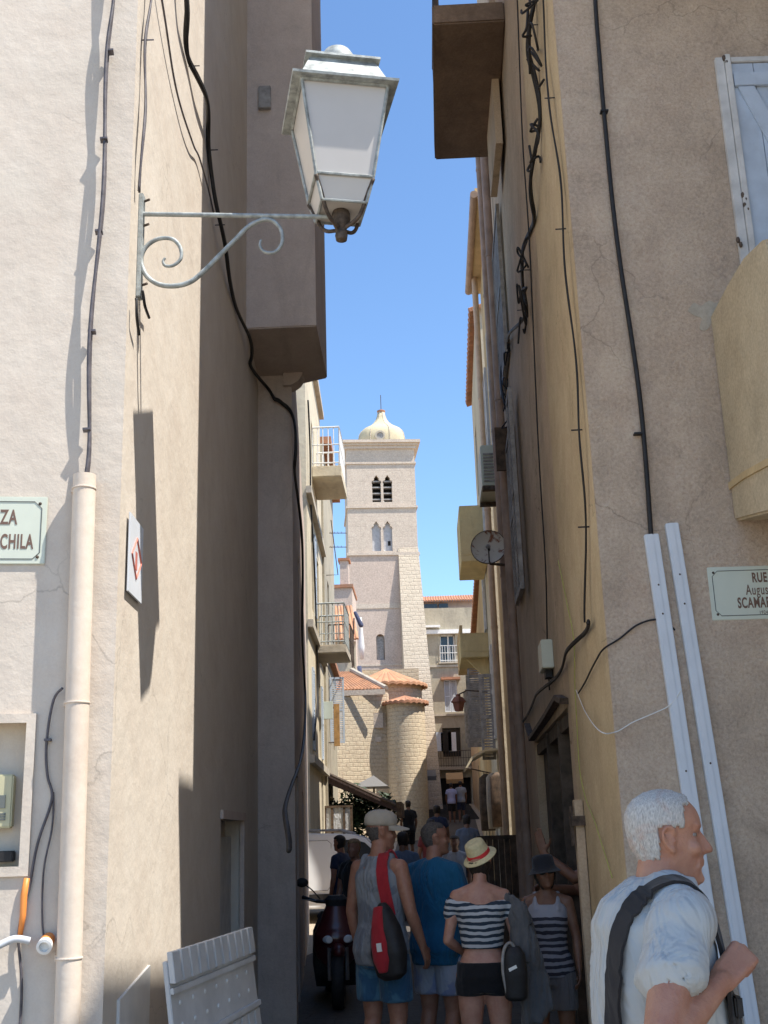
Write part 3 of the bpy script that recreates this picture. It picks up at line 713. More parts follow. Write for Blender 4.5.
cable('long thin black cable running straight down the pink brown alley wall',q,.006,'black')
root=thing('junction_box','small white junction box on the pink brown alley wall','junction box',tuple(RS.pp(552,664)))
u,z=RS.uv(545,660);u2,z2=RS.uv(553,641)
b=MB();RS.box(b,ru(9.1),ru(8.75),2.80,3.02,.001,.09);b.build('case','signw',root,bevel=.006)
b=MB();RS.box(b,ru(9.0),ru(8.85),2.74,2.80,.01,.06);b.build('cable_gland','black',root)
# ---------------------------------------------------------------- R2 : pink brown house with balcony, doorway
def shutter_leaf(W,u,z0,z1,out0,out1,mat,parent,lean=0,slats=True,th=.035):
    # open shutter: leaf standing out from wall plane between out0,out1 at u
    b=MB();W.box(b,u,u+th,z0,z1,out0,out0+.05);W.box(b,u,u+th,z0,z1,out1-.05,out1);W.box(b,u,u+th,z0,z0+.06,out0+.05,out1-.05);W.box(b,u,u+th,z1-.06,z1,out0+.05,out1-.05);W.box(b,u,u+th,(z0+z1)/2-.03,(z0+z1)/2+.03,out0+.05,out1-.05)
    o=b.build('shutter',mat,parent)
    n=int((z1-z0)/.055);s=MB()
    for i in range(n):
        z=z0+.07+(z1-z0-.14)*i/n;W.box(s,u+.008,u+th-.008,z,z+.03,out0+.05,out1-.05)
    s.build('shutter_slats',mat,o);return o
def flat_shutter(W,u0,u1,z0,z1,o,mat,parent):
    b=MB();W.box(b,u0,u0+.05,z0,z1,o,o+.04);W.box(b,u1-.05,u1,z0,z1,o,o+.04);W.box(b,u0+.05,u1-.05,z0,z0+.06,o,o+.04);W.box(b,u0+.05,u1-.05,z1-.06,z1,o,o+.04);W.box(b,u0+.05,u1-.05,(z0+z1)/2-.03,(z0+z1)/2+.03,o,o+.04)
    q=b.build('shutter',mat,parent);n=int((z1-z0)/.06);s=MB()
    for i in range(n):
        z=z0+.07+(z1-z0-.14)*i/n;W.box(s,u0+.05,u1-.05,z,z+.035,o+.008,o+.03)
    s.build('shutter_slats',mat,q);return q
root=thing('house','pink brown house with a dark doorway and a concrete balcony on the right','house',(2.5,10,0))
YE=13.2
foot=[(rx(YB)+.002,YB+.002),(6.5,YB+.002),(6.5,YE),(rx(YE),YE)]
cut=MB();RS.box(cut,ru(11.4),ru(8.0),-.1,2.42,-1.0,.1)
RS.box(cut,ru(11.0),ru(10.1),9.2,11,-.2,.1)
RS.box(cut,ru(9.6),ru(8.7),4.1,5.5,-.2,.1) if False else None
MB().prism(foot,-.05,15.5).build('wall','pinkb',root,cuts=cut)
b=MB();RS.box(b,ru(11.35),ru(8.05),-.02,2.4,-.985,-.96);b.build('back_wall','woodd',root)
# door leaves folded back, jambs, rail
d1=MB();RS.box(d1,ru(11.3),ru(10.62),0,2.3,-.12,-.07);o=d1.build('door','woodd',root,bevel=.004)
d1=MB();RS.box(d1,ru(10.0),ru(9.94),0,2.4,-.35,.0);RS.box(d1,ru(8.9),ru(8.83),0,2.4,-.32,.0);RS.box(d1,ru(11.4),ru(8.0),2.3,2.4,-.2,-.02);build_each(d1,'door_frame','woodd',root)
d2=MB()
for k in range(3): RS.box(d2,ru(9.9-.34*k),ru(9.9-.34*k-.3),.02,2.26,-.5+.03*k,-.45+.03*k)
build_each(d2,'door','woodd',root,bevel=.005)
# arch-like shabby lintel
b=MB();RS.poly(b,[(ru(11.9),2.62),(ru(11.4),2.44),(ru(9.4),2.47),(ru(8.3),2.50),(ru(7.9),2.43),(ru(7.88),2.47),(ru(8.3),2.54),(ru(9.4),2.51),(ru(11.4),2.48),(ru(11.9),2.66)],.002,.06);b.build('lintel_flashing','irond',root)
# grey shutters on the wall (upper)
flat_shutter(RS,ru(12.2),ru(11.3),3.95,5.75,.02,'shut',root)
flat_shutter(RS,ru(11.0),ru(10.55),3.8,5.85,.06,'shut',root)
flat_shutter(RS,ru(12.5),ru(11.2),6.5,8.3,.02,'shut',root)
# balcony slab
ys,ye=9.04,11.3;bz_=8.95;ox=P(432.5,20,9.04).x
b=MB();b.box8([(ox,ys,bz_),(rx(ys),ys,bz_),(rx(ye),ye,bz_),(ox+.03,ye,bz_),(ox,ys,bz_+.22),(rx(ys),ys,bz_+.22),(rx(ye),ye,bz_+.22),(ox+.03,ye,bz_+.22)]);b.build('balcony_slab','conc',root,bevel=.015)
b=MB()
for y in [ys+.04+i*.13 for i in range(18)]: b.tube([(ox+.06,y,bz_+.22),(ox+.06,y,bz_+1.2)],.008,6)
b.tube([(ox+.06,ys+.02,bz_+1.2),(ox+.06,ye-.02,bz_+1.2)],.015,6);b.tube([(ox+.06,ys+.03,bz_+1.2),(rx(ys),ys+.03,bz_+1.2)],.015,6)
b.build('balcony_railing','irond',root)
b=MB();b.box((.93,9.9,8.2),(1.0,10.9,8.95));b.build('balcony_bracket','pinkb',root)
def downpipe(label,y,z0,z1,off=.07,r=.05,mat='dpipe',grp='downpipes on the right alley wall'):
    root=thing('downpipe',label,'downpipe',(rx(y)-off,y,z0),grp)
    p=MB();p.tube([(rx(y)-off,y,z0),(rx(y)-off,y,z1)],r,14);p.build('pipe',mat,root,smooth=True)
    p=MB();z=z0+.8
    while z<z1: p.lathe([(r*1.12,-.02),(r*1.15,0),(r*1.12,.02)],(rx(y)-off,y,z),(0,0,1),14);z+=1.9
    build_each(p,'collar',mat,root)
downpipe('pink brown downpipe past the shutters, nearest of the downpipes',12.6,.02,11.4)
downpipe('pale downpipe beyond the satellite dish, farther of the downpipes',17.4,.02,10.6,.08,.05,plain('cream_downpipe',(.55,.40,.27),.6))
downpipe('second downpipe from the doorway, beside the air conditioner',13.7,.02,10.9,.08,.045)
# door post conduit on ochre wall near doorway
root=thing('door_post','grey weathered post standing at the near edge of the dark doorway','post',(rx(7.45)-.03,7.45,0))
b=MB();b.box((rx(7.45)-.06,7.42,0),(rx(7.45)-.005,7.51,1.78));b.build('post','pinkb',root,bevel=.004)
b=MB();b.box((rx(7.45)-.085,7.39,1.62),(rx(7.45)-.0,7.53,1.68));b.box((rx(7.45)-.09,7.43,1.50),(rx(7.45)-.07,7.47,1.74));b.build('latch','irond',root)
# ---------------------------------------------------------------- R3
root=thing('house','yellow ochre house beyond the pink brown one, with a tiled eave on the right row','house',(2.5,15,0))
Y3=17.9;foot=[(rx(YE)+.03,YE+.002),(6.5,YE+.002),(6.5,Y3),(rx(Y3)+.03,Y3)]
cut=MB()
for y0_,y1_,z0_,z1_ in ((15.2,16.2,0,2.3),(15.3,16.2,6.8,8.4),(13.7,14.5,.9,2.2)): RS.box(cut,ru(y1_),ru(y0_),z0_-.05 if z0_==0 else z0_,z1_,-.3,.1)
MB().prism(foot,-.05,10.6).build('wall','ochre2',root,cuts=cut)
b=MB()
for y0_,y1_,z0_,z1_ in ((15.2,16.2,0,2.3),(15.3,16.2,6.8,8.4),(13.7,14.5,.9,2.2)): RS.box(b,ru(y1_)+.02,ru(y0_)-.02,z0_+.02,z1_-.02,-.2,-.15)
build_each(b,'opening_shade_sheet','dark',root)  # near-black sheets stand in for the unlit rooms behind the openings
flat_shutter(RS,ru(15.2),ru(14.6),6.8,8.5,.02,'shutw',root);flat_shutter(RS,ru(17.0),ru(16.3),6.8,8.5,.02,'shutw',root)
b=MB();b.box((1.04,14.9,10.6),(1.6,Y3+.1,10.78));b.build('eave','ochre2',root)
b=MB();b.tube([(1.02,14.8,10.62),(1.04,Y3+.05,10.62)],.06,10);b.build('gutter','dpipe',root,smooth=True)
# shop sign bracket things: AC
root=thing('air_conditioner','white boxed air conditioner unit bolted high on the right alley wall','air conditioner',(.97,14.3,5.9))
a=P(480,445,14.0);b_=P(502,490,14.0)
x0=a.x;x1=rx(14)+.02;z1=a.z;z0=b_.z
m_=MB();m_.box((x0,14.0,z0+.06),(x1,14.8,z1));m_.build('case','signw',root,bevel=.015)
m_=MB()
for i in range(9): m_.box((x0+.03,13.985,z0+.12+i*.045),(x0+.22,13.998,z0+.145+i*.045))
m_.build('grille','shut',root)
m_=MB();m_.box((x0+.0,13.95,z0),(x1,14.05,z0+.05));m_.box((x0,14.7,z0),(x1,14.78,z0+.05));build_each(m_,'bracket','irond',root)
# dish
root=thing('satellite_dish','rust stained round satellite dish on the right alley wall','satellite dish',(rx(13.4),13.5,4.9))
c=P(488.5,547,13.3);nrm=V((-.15,-1,.12)).normalized()
m_=MB();m_.lathe([(.001,.06),(.10,.052),(.16,.035),(.205,.0),(.212,.0),(.212,-.006),(.16,.03),(.10,.046),(.001,.054)],c,-nrm,32);m_.build('reflector','dish',root,smooth=True)
m_=MB();m_.lathe([(.208,-.008),(.216,-.008),(.216,.008),(.208,.008)],c,-nrm,32,ring=True);m_.build('rim','irond',root,smooth=True)
m_=MB();m_.tube([c-nrm*.05,c+V((.02,.12,-.18)),V((rx(13.5)+.03,13.5,c.z-.2))],.018,8);m_.tube([c+V((0,-.0,-.2)),c+V((-.02,-.30,-.06))],.008,6);m_.build('arm','irond',root)
m_=MB();m_.lathe([(.02,0),(.03,.05),(.02,.07)],c+V((-.02,-.30,-.06)),(0,1,.1),12);m_.build('receiver','shut',root)
root=thing('wall_shutter','brown open shutter leaf standing out above the air conditioner','shutter',(rx(13.1),13.1,6.3))
za_=P(505,470,12.2).z;zb_=P(505,427,12.2).z
m_=MB();m_.box((rx(12.3)-.17,12.2,za_),(rx(12.3)-.01,12.24,zb_));m_.build('leaf','wood',root)
# ---------------------------------------------------------------- R4, R5
def tile_roof(name,p00,p10,p11,p01,ridges,mat,parent,amp=.05,seg=6,th=.08,rows=8):
    # p00-p10 eave, p01-p11 ridge; corrugation across
    p00,p10,p11,p01=map(V,(p00,p10,p11,p01));nrm=(p10-p00).cross(p01-p00).normalized()
    if nrm.z<0:nrm=-nrm
    nu=ridges*seg;vs=[];fs=[]
    for lay in (0,1):
        for j in range(rows+1):
            for s_ in (0,1) if (0<j<rows and lay==0) else (0,):
                pass
        for j in range(rows+1):
            t=j/rows
            for i in range(nu+1):
                a=p00.lerp(p10,i/nu);b=p01.lerp(p11,i/nu)
                h=abs(math.sin(math.pi*i/seg))*amp*(1 if lay==0 else 1)+(0 if lay==0 else -th)
                vs.append(a.lerp(b,t)+nrm*h)
    k=nu+1;o=(rows+1)*k
    for j in range(rows):
        for i in range(nu):
            a=j*k+i;fs.append((a,a+1,a+k+1,a+k));b=o+a;fs.append((b,b+k,b+k+1,b+1))
    for i in range(nu): fs.append((i,o+i,o+i+1,i+1));a=rows*k+i;fs.append((a,a+1,o+a+1,o+a))
    for j in range(rows):
        a=j*k;fs.append((a,a+k,o+a+k,o+a));a=j*k+nu;fs.append((a,o+a,o+a+k,a+k))
    return MB().add(vs,fs).build(name,mat,parent)
root=thing('house','tall cream house with a red tile eave in the middle of the right row','house',(3,23,0))
X4=lambda y: rx(y)+.02
foot=[(X4(20.4),20.4),(6.5,20.4),(6.5,25.4),(X4(25.4),25.4)]
cut=MB()
ops=((21.3,22.2,3.2,4.9),(23.4,24.3,5.55,7.3),(21.2,22.0,6.7,8.6),(21.3,22.4,.6,2.6),(23.6,24.5,.7,2.7),(23.4,24.3,8.7,10.2))
for y0_,y1_,z0_,z1_ in ops: RS.box(cut,ru(y1_),ru(y0_),z0_,z1_,-.3,.1)
MB().prism(foot,-.05,11.5).build('wall','cream2',root,cuts=cut)
b=MB()
for y0_,y1_,z0_,z1_ in ops: RS.box(b,ru(y1_)+.02,ru(y0_)-.02,z0_+.02,z1_-.02,-.25,-.2)
build_each(b,'window','glass',root)
for y0_,y1_,z0_,z1_ in ops[:3]:
    flat_shutter(RS,ru(y0_-.02),ru(y0_-.45),z0_,z1_,.0,'shutw',root)
shutter_leaf(RS,ru(21.25),P(480,760,21.2).z,P(480,674,21.2).z,.02,.27,'shut',root)
tile_roof('roof',(1.17,20.3,11.45),(1.27,25.5,11.45),(4.0,25.5,12.4),(4.0,20.3,12.4),22,'tile',root)
# yellow solid balcony
bx0=.80
b=MB();b.box((bx0,20.9,6.5),(X4(21)+.0,22.6,6.62));b.box((bx0,20.9,6.62),(bx0+.09,22.6,7.6));b.box((bx0+.09,20.9,6.62),(X4(21),20.99,7.6));b.box((bx0+.09,22.51,6.62),(X4(21),22.6,7.6));b.build('balcony_parapet','yell',root,bevel=.01)
b=MB();b.box((bx0-.02,23.1,5.0),(X4(23),24.8,5.12));b.box((bx0-.02,23.1,5.12),(bx0+.06,24.8,5.5));b.box((bx0+.06,23.1,5.12),(X4(23),23.18,5.5));b.extr([(bx0+.1,23.3,5.0),(X4(23),23.3,5.0),(X4(23),23.3,4.5)],(0,.15,0));b.build('balcony_slab','yell',root,bevel=.01)
# red wall lantern
root=thing('lantern','red wall lantern hanging over the far end of the street','lantern',(X4(26),26,4.6))
c=P(458.5,702,25.3)
b=MB();b.lathe([(.09,-.2),(.13,-.02),(.17,.0),(.10,.10),(.05,.12),(.05,.16),(.02,.18)],c,(0,0,1),4);b.build('housing','brownred',root)
b=MB();b.tube([c+V((0,0,.16)),c+V((.2,0,.25)),V((X4(25.3),25.3,c.z+.2))],.015,6);b.build('bracket','irond',root)
root=thing('house','low yellow and brown house at the far end of the right row','house',(4,32,0))
foot=[(X4(25.4)+.0,25.402),(7,25.402),(7,45),(X4(45)+.15,45)]
cut=MB();ops=((26.2,27.1,3.6,5.4),(29,30,3.6,5.4),(32,33,3.8,5.4),(36,37,4.2,5.8),(27,28.2,.4,2.6),(30.5,32,.7,2.8),(35,36.5,1.2,3.3))
for y0_,y1_,z0_,z1_ in ops: RS.box(cut,ru(y1_),ru(y0_),z0_,z1_,-.3,.1)
MB().prism(foot,-.05,7.6).build('wall','ochre2',root,cuts=cut)
b=MB()
for y0_,y1_,z0_,z1_ in ops: RS.box(b,ru(y1_)+.02,ru(y0_)-.02,z0_+.02,z1_-.02,-.25,-.2)
build_each(b,'window','glass',root)
for y0_,y1_,z0_,z1_ in ops[:4]:
    shutter_leaf(RS,ru(y0_-.03),z0_,z1_,.02,.40,'shut',root)
tile_roof('roof',(1.30,25.3,7.6),(1.75,45,7.6),(4.2,45,8.3),(4.2,25.3,8.3),50,'tile',root)
b=MB();b.box((.95,28.4,5.7),(X4(29),31.2,5.85));b.box((.95,28.4,5.85),(1.02,31.2,6.6));b.build('balcony_parapet','ochre2',root)
# pale shop hood + hanging goods
root=thing('shop_awning','small pale rounded awning over a shopfront on the right, above hanging goods','awning',(1.2,19.4,2.2))
a=P(470,765,20.6)
b=MB();pr=[(X4(20.6)+.02,a.z+.28),(X4(20.6)-.25,a.z+.27),(X4(20.6)-.5,a.z+.15),(X4(20.6)-.62,a.z-.05),(X4(20.6)-.59,a.z-.05),(X4(20.6)-.47,a.z+.12),(X4(20.6)-.25,a.z+.23),(X4(20.6)+.02,a.z+.25)]
b.extr([V((x,20.6,z)) for x,z in pr],(0,1.5,0));b.build('canopy',cloth('cream_awning_cloth',(.62,.54,.38),.1,.2),root)
b=MB();b.tube([(X4(20.6),20.62,a.z-.2),(X4(20.6)-.58,20.62,a.z-.05)],.012,6);b.build('arm','irond',root)
gc=[('wood',0),('concl',0),('woodd',0),('shut',0),('lgrey',0)]
for i in range(5):
    z1=a.z-.15;x=X4(20.5)-.08-.09*(i%3);y=20.42+.16*i
    b=MB();r_=random.Random(i);w=.10+.04*r_.random();h_=.7+.3*r_.random()
    b.loft([(z1-h_,w*.9,.03,y),(z1-h_*.5,w,.035,y),(z1-.08,w*.9,.03,y),(z1,w*.2,.015,y)],16,2.2,x)
    o=b.build('hanging_garment',gc[i][0],None,smooth='all',org=(x,y,z1));o.location=(x,y,z1)
    tag(o,'folded cloth goods hanging outside the shop under the pale awning','garment','goods hanging outside the shop')
# brown windbreak
root=thing('windbreak','brown wooden windbreak panel standing behind the woman in the straw hat','screen',(.9,15,0))
a=P(477,836,15);b=MB();b.box((a.x,14.97,a.z-.05),(rx(15)-.02,15.03,a.z));b.box((a.x,14.97,.1),(a.x+.05,15.03,a.z-.05));b.box((rx(15)-.07,14.97,.1),(rx(15)-.02,15.03,a.z-.05));b.build('frame','wood',root)
b=MB();n=6;w=(rx(15)-.07-a.x-.05)/n
for i in range(n): b.box((a.x+.05+i*w+.003,14.985,.12),(a.x+.05+(i+1)*w-.003,15.015,a.z-.05))
b.build('panel','wood',root)
# ---------------------------------------------------------------- unseen block added right of the square to shade the right facade
root=thing('house','pale rendered house added out of view beside the square to shade the right wall','house',(5,2,0))
b=MB().prism([(2.5,5.0),(2.5,.6),(6,.6),(6,5.0)],-.05,8.6);cc=MB()
for y0_ in (4.2,2.2):
    for z0_ in (3.6,6.4): cc.box((2.3,y0_-.9,z0_),(2.72,y0_,z0_+1.5))
b.build('wall','lfront',root,cuts=cc)
b=MB()
for y0_ in (4.2,2.2):
    for z0_ in (3.6,6.4): b.box((2.66,y0_-.88,z0_+.02),(2.7,y0_-.02,z0_+1.48))
build_each(b,'window','shut',root)
# ---------------------------------------------------------------- L3 / L4 sunlit houses beyond the opening
def railing(b,pts,h,gap=.12,r=.008):
    for (p,q) in zip(pts,pts[1:]):
        p,q=V(p),V(q);n=max(1,int((q-p).length/gap))
        for i in range(n+1): a=p.lerp(q,i/n);b.tube([a,a+V((0,0,h))],r,5)
        b.tube([p+V((0,0,h)),q+V((0,0,h))],r*1.8,6);b.tube([p+V((0,0,.08)),q+V((0,0,.08))],r*1.4,6);b.tube([p+V((0,0,h*.55)),q+V((0,0,h*.55))],r*1.2,6)
L3S=WF((-2.45,24),(-2.66,30))
root=thing('house','sunlit cream house with white railed balconies on the left past the opening','house',(-4,27,0))
cut=MB();ops=((1.5,2.4,3.4,5.2),(3.6,4.5,3.4,5.2),(1.5,2.4,6.6,8.6),(3.4,4.3,6.3,8.3),(2.,2.9,9.9,11.4),(4.2,5.,.8,3.0))
for u0,u1,z0,z1 in ops: L3S.box(cut,u0,u1,z0,z1,-.3,.1)
MB().prism([(-2.45,24),(-2.66,30),(-9,30),(-9,24)],-.05,13.2).build('wall','cream2',root,cuts=cut)
b=MB()
for u0,u1,z0,z1 in ops: L3S.box(b,u0+.02,u1-.02,z0+.02,z1-.02,-.25,-.2)
build_each(b,'window','glass',root)
flat_shutter(L3S,1.05,1.48,3.4,5.2,.0,'shutb',root);flat_shutter(L3S,2.42,2.85,6.6,8.6,.0,'shutb',root);flat_shutter(L3S,4.52,4.95,3.4,5.2,.0,'shutb',root)
b=MB()
for z in (3.05,8.0+.9,6.1-.2,12.9): L3S.box(b,-.12,6.0,z,z+.16,.001,.12)
build_each(b,'string_course','concl',root)
zz=P(322,470,26).z
def lbal(y0,y1,xo,zt_,th,mat,rm,name='balcony_slab'):
    u0=y0-24;u1=y1-24;b=MB();xw=lambda y:-2.45-.035*(y-24)
    b.box8([(xw(y0),y0,zt_-th),(xo,y0,zt_-th),(xo,y1,zt_-th),(xw(y1),y1,zt_-th),(xw(y0),y0,zt_),(xo,y0,zt_),(xo,y1,zt_),(xw(y1),y1,zt_)]);s=b.build(name,mat,root,bevel=.02)
    b=MB();railing(b,[(xw(y0)+.02,y0+.04,zt_),(xo-.04,y0+.04,zt_),(xo-.04,y1-.04,zt_),(xw(y1)+.02,y1-.04,zt_)],1.0,.13,.012);b.build('balcony_railing',rm,root)
pz=P(341,465,26);lbal(26,28,pz.x,pz.z,.28,'cream2','white')
pz=P(346,644,26.5);lbal(26.5,28.2,pz.x,pz.z,.2,'concl','iron')
q=[L3S.pp(x,y,.05) for x,y in ((308,400),(310,450),(311,500),(314,560),(316,620),(318,690),(314,740))]
cable('black cable trailing down the sunlit cream house on the left',q,.02,'black')
root=thing('antenna','thin roof antenna sticking out over the left houses','antenna',tuple(P(329,575,31)))
a=P(331,575,31)
b=MB();b.tube([V((-2.7,31,a.z)),V((-2.3,31,a.z)),P(331,520,31)],.015,6)
for y in (533,547,): 
    p=P(331,y,31);b.tube([p-V((.05,0,0)),p+V((.45,0,-.02))],.012,5)
    for k in range(4): b.tube([p+V((.1*k,-.12,0)),p+V((.1*k,.12,0))],.006,4)
b.build('mast','irond',root)
root=thing('house','narrow cream and grey house behind the left balconies','house',(-4,33,0))
L4S=WF((-2.60,30.01),(-2.80,36))
cut=MB();ops=((1.5,2.4,4.0,5.8),(3.6,4.5,4.0,5.8),(1.5,2.4,7.0,8.6),(1,3.6,.6,2.6))
for u0,u1,z0,z1 in ops: L4S.box(cut,u0,u1,z0,z1,-.3,.1)
MB().prism([(-2.60,30.01),(-2.80,36),(-9,36),(-9,30.01)],-.05,12.2).build('wall','greyg',root,cuts=cut)
b=MB()
for u0,u1,z0,z1 in ops: L4S.box(b,u0+.02,u1-.02,z0+.02,z1-.02,-.25,-.2)
build_each(b,'window','glass',root)
b=MB();L4S.box(b,-.0,6,12.2,12.4,-.3,.25);L4S.box(b,-.0,6,6.3,6.45,.001,.15);build_each(b,'cornice','tile',root)
shutter_leaf(L4S,1.4,4.0,5.8,.02,.42,'shutb',root)
b=MB();railing(b,[(-2.6,31,6.2),(-2.0,31,6.2),(-2.0,32.6,6.2)],1,.14,.012);b.build('balcony_railing','irond',root)
# hanging board + shop sheet
root=thing('hanging_sign','tall orange brown board sign standing out from the left house','sign',tuple(P(336,745,30.5)))
a=P(333.5,704,30.5);c=P(340,746,30.5)
b=MB();b.box((a.x,30.48,c.z),(c.x,30.54,a.z));b.build('board','woodo',root,bevel=.005)
b=MB();b.tube([(-2.6,30.5,a.z-.1),(a.x,30.5,a.z-.1)],.015,6);b.tube([(-2.6,30.5,c.z+.1),(a.x,30.5,c.z+.1)],.015,6);build_each(b,'bracket','irond',root)
root=thing('hanging_sign','pale blank box sign above the orange board on the left','sign',tuple(P(322,718,29.5)))
a=P(316,702,29);c=P(333,719,29)
b=MB();b.box((a.x,28.97,c.z),(c.x,29.06,a.z));b.build('box','signw',root,bevel=.01)
b=MB();b.tube([(-2.6,29,a.z-.1),(a.x,29,a.z-.1)],.015,6);b.build('bracket','irond',root)
# ---------------------------------------------------------------- restaurant awning
root=thing('awning','folding dark brown restaurant awning stretched below the stone church wall','awning',(-2.7,31,2.8))
a=P(323,772,30.2);c=P(398,806,30.2)
d=V((c.x-a.x,0,c.z-a.z))
b=MB();e_=V((0,0,-.24));b.box8([a+e_,c+e_*.6,c+e_*.6+V((0,2.6,0)),a+e_+V((0,2.6,0)),a+V((0,0,.06)),c+V((0,0,.06)),c+V((0,2.6,.06)),a+V((0,2.6,.06))]);b.build('canopy','awn',root)
b=MB();b.tube([a+V((0,-.05,.02)),c+V((0,-.05,.0))],.035,8);b.tube([a+V((0,1.2,-.08)),a.lerp(c,.5)+V((0,1.2,-.25)),c+V((0,1.2,-.05))],.025,6)
build_each(b,'folding_arm','irond',root)
b=MB();b.box(tuple(c+V((-.04,-.1,-.28))),tuple(c+V((.10,2.7,.10))));b.build('front_bar','wood',root)
b=MB();b.box(tuple(a+V((-.15,-.1,-.08))),tuple(a+V((.03,2.7,.14))));b.build('wall_box','shutw',root,bevel=.02)
root=thing('sunshade','pale grey cloth sunshade behind the dark awning','sunshade',(-1.6,34,2))
a1=P(352,787,34);a2=P(372,778,34);a3=P(388,786,34)
b=MB();b.add([a1,a3,a3+V((0,2,0)),a1+V((0,2,0)),a2+V((0,1,.12))],[(0,1,4),(1,2,4),(2,3,4),(3,0,4),(3,2,1,0)]);b.build('canopy','awng',root)
b=MB();b.tube([V((a2.x,35,gz(35))),a2+V((0,1,.1))],.03,8);b.build('pole','irond',root)
# terrace screen, planters, dark interior of terrace
root=thing('terrace_screen','framed pale glass screen around the restaurant terrace','screen',(-3,29.5,.3))
b=MB();a=P(325,808,29.5);c=P(352,845,29.5)
z0=gz(29.5)
for x in (a.x,(a.x+c.x)/2-.15,(a.x+c.x)/2+.15,c.x): b.box((x-.03,29.47,z0),(x+.03,29.53,a.z))
b.box((a.x-.03,29.46,a.z),(c.x+.03,29.54,a.z+.05));b.box((a.x-.03,29.46,a.z-.6),(c.x+.03,29.54,a.z-.55));b.build('frame','wood',root)
b=MB();b.box((a.x,29.49,z0+.05),(c.x,29.51,a.z));b.build('sheet','mesh',root)
def plant(name,label,x,y,h,r,seed,group=None,zb=None):
    rr=random.Random(seed);z=gz(y) if zb is None else zb
    root=thing(name,label,'plant',(x,y,z),group)
    b=MB();b.lathe([(.13,0),(.17,.28),(.18,.3),(.15,.3),(.14,.26)],(x,y,z+.005),(0,0,1),16);b.build('pot','tile',root,smooth=True)
    b=MB();b.tube([(x,y,z+.25),(x+.02,y,z+h*.6)],.015,6);b.build('stem','wood',root)
    b=MB()
    for i in range(420):
        d=V((rr.gauss(0,1),rr.gauss(0,1),rr.gauss(0,1))).normalized()*(rr.random()**.4)*r
        p=V((x,y,z+h-r*.8))+V((d.x,d.y,d.z*1.2));t=V((rr.gauss(0,1),rr.gauss(0,1),rr.gauss(0,.6))).normalized()*.10;w=t.orthogonal().normalized()*.035
        b.add([p-t,p+w,p+t,p-w],[(0,1,2,3)])
    b.build('foliage','leaf',root)
for i,(px,yy_,h_,r_) in enumerate(((331,31.9,1.7,.45),(347,30.9,1.75,.5),(366,31.6,1.9,.55),(383,32.4,1.85,.50),(356,32.9,2.1,.5))):
    q=P(px,830,yy_);plant('potted_plant',['bushy potted plant at the left end of the shaded terrace','bushy potted plant at the terrace screen, front of the group','tall potted plant in the middle of the shaded terrace','potted plant at the right end of the shaded terrace','potted plant at the back of the shaded terrace'][i],q.x,yy_,h_,r_,i+3,'potted plants on the restaurant terrace')
# ---------------------------------------------------------------- CHURCH
root=thing('church','honey stone church chapel with round apse and terracotta roofs','church',(-2,44,.8))
z0=gz(42)-.8
xl=P(325,760,42).x-1.0;xr=P(389,760,42).x;ztop=P(360,694,42).z
zt1=P(355,692,42).z
foot=[(xl,40.9),(xr,42.3),(xr+.2,48),(xl,48)]
MB().prism(foot,z0,zt1).build('wall','church',root)
# small arched tablet and blocked window
b=MB();b.box((P(373,725,42.2).x,42.08,P(373,728,42.1).z),(P(383,712,42.2).x,42.25,P(373,713,42.1).z));b.box((P(374,742,42).x,42.10,P(374,742,42.1).z),(P(381,739,42).x,42.25,P(374,737,42.1).z));build_each(b,'tablet','tower',root)
# apse cylinder
ax_=P(407,760,42.2).x;ar=.72;zt2=P(403,701,41.6).z
MB().lathe([(ar,z0),(ar,zt2)],(ax_,42.4,0),(0,0,1),40).build('apse','church',root,smooth=True)
def cone_roof(c,r,z,h,a0,a1,mat,name,n=46,th=.1,amp=.05):
    vs=[];fs=[];m_=n*4
    for lay in (0,1):
        for j,(rr_,hh) in enumerate(((r,0),(r*.5,h*.5),(.05,h))):
            for i in range(m_+1):
                a=a0+(a1-a0)*i/m_;q=abs(math.sin(math.pi*i/4))*amp*(rr_/r)
                vs.append((c[0]+rr_*math.cos(a),c[1]+rr_*math.sin(a),z+hh+q-(th if lay else 0)))
    k=m_+1
    for j in range(2):
        for i in range(m_):
            a=j*k+i;fs.append((a,a+1,a+k+1,a+k));b=3*k+a;fs.append((b,b+k,b+k+1,b+1))
    for i in range(m_): fs.append((i,3*k+i,3*k+i+1,i+1))
    return MB().add(vs,fs).build(name,mat,root)
cone_roof((ax_,42.4),ar+.16,zt2,.28,0,2*math.pi,'tile','apse_roof',24)
# chapel body behind, upper wall and big roof
zu=P(400,684,43.6).z
bx_=P(386,690,44).x
MB().lathe([(1.38,z0),(1.38,zu)],(bx_,44.6,0),(0,0,1),40).build('chapel_wall','church',root,smooth=True)
cone_roof((bx_,44.6),1.62,zu+.02,.72,0,2*math.pi,'tile2','chapel_roof',34)
# left roof
e0=P(322,690,41.5);e1=P(386,690,41.9)
tile_roof('side_roof',(e0.x-1.0,41.45,e0.z),(e1.x,42.0,e0.z),(P(352,672,44).x,45.0,P(352,672,45).z),(e0.x-1.3,45,P(352,672,45).z),26,'tile2',root)
b=MB();b.tube([(P(352,674,45).x,44.9,P(352,672,45).z+.06),(e1.x,42.0,e0.z+.05)],.10,8);b.build('roof_verge','concl',root)
b=MB()
b.box((xl,41.62,e0.z-.22),(xr-.05,41.7,e0.z-.03));b.build('eave','tower',root)
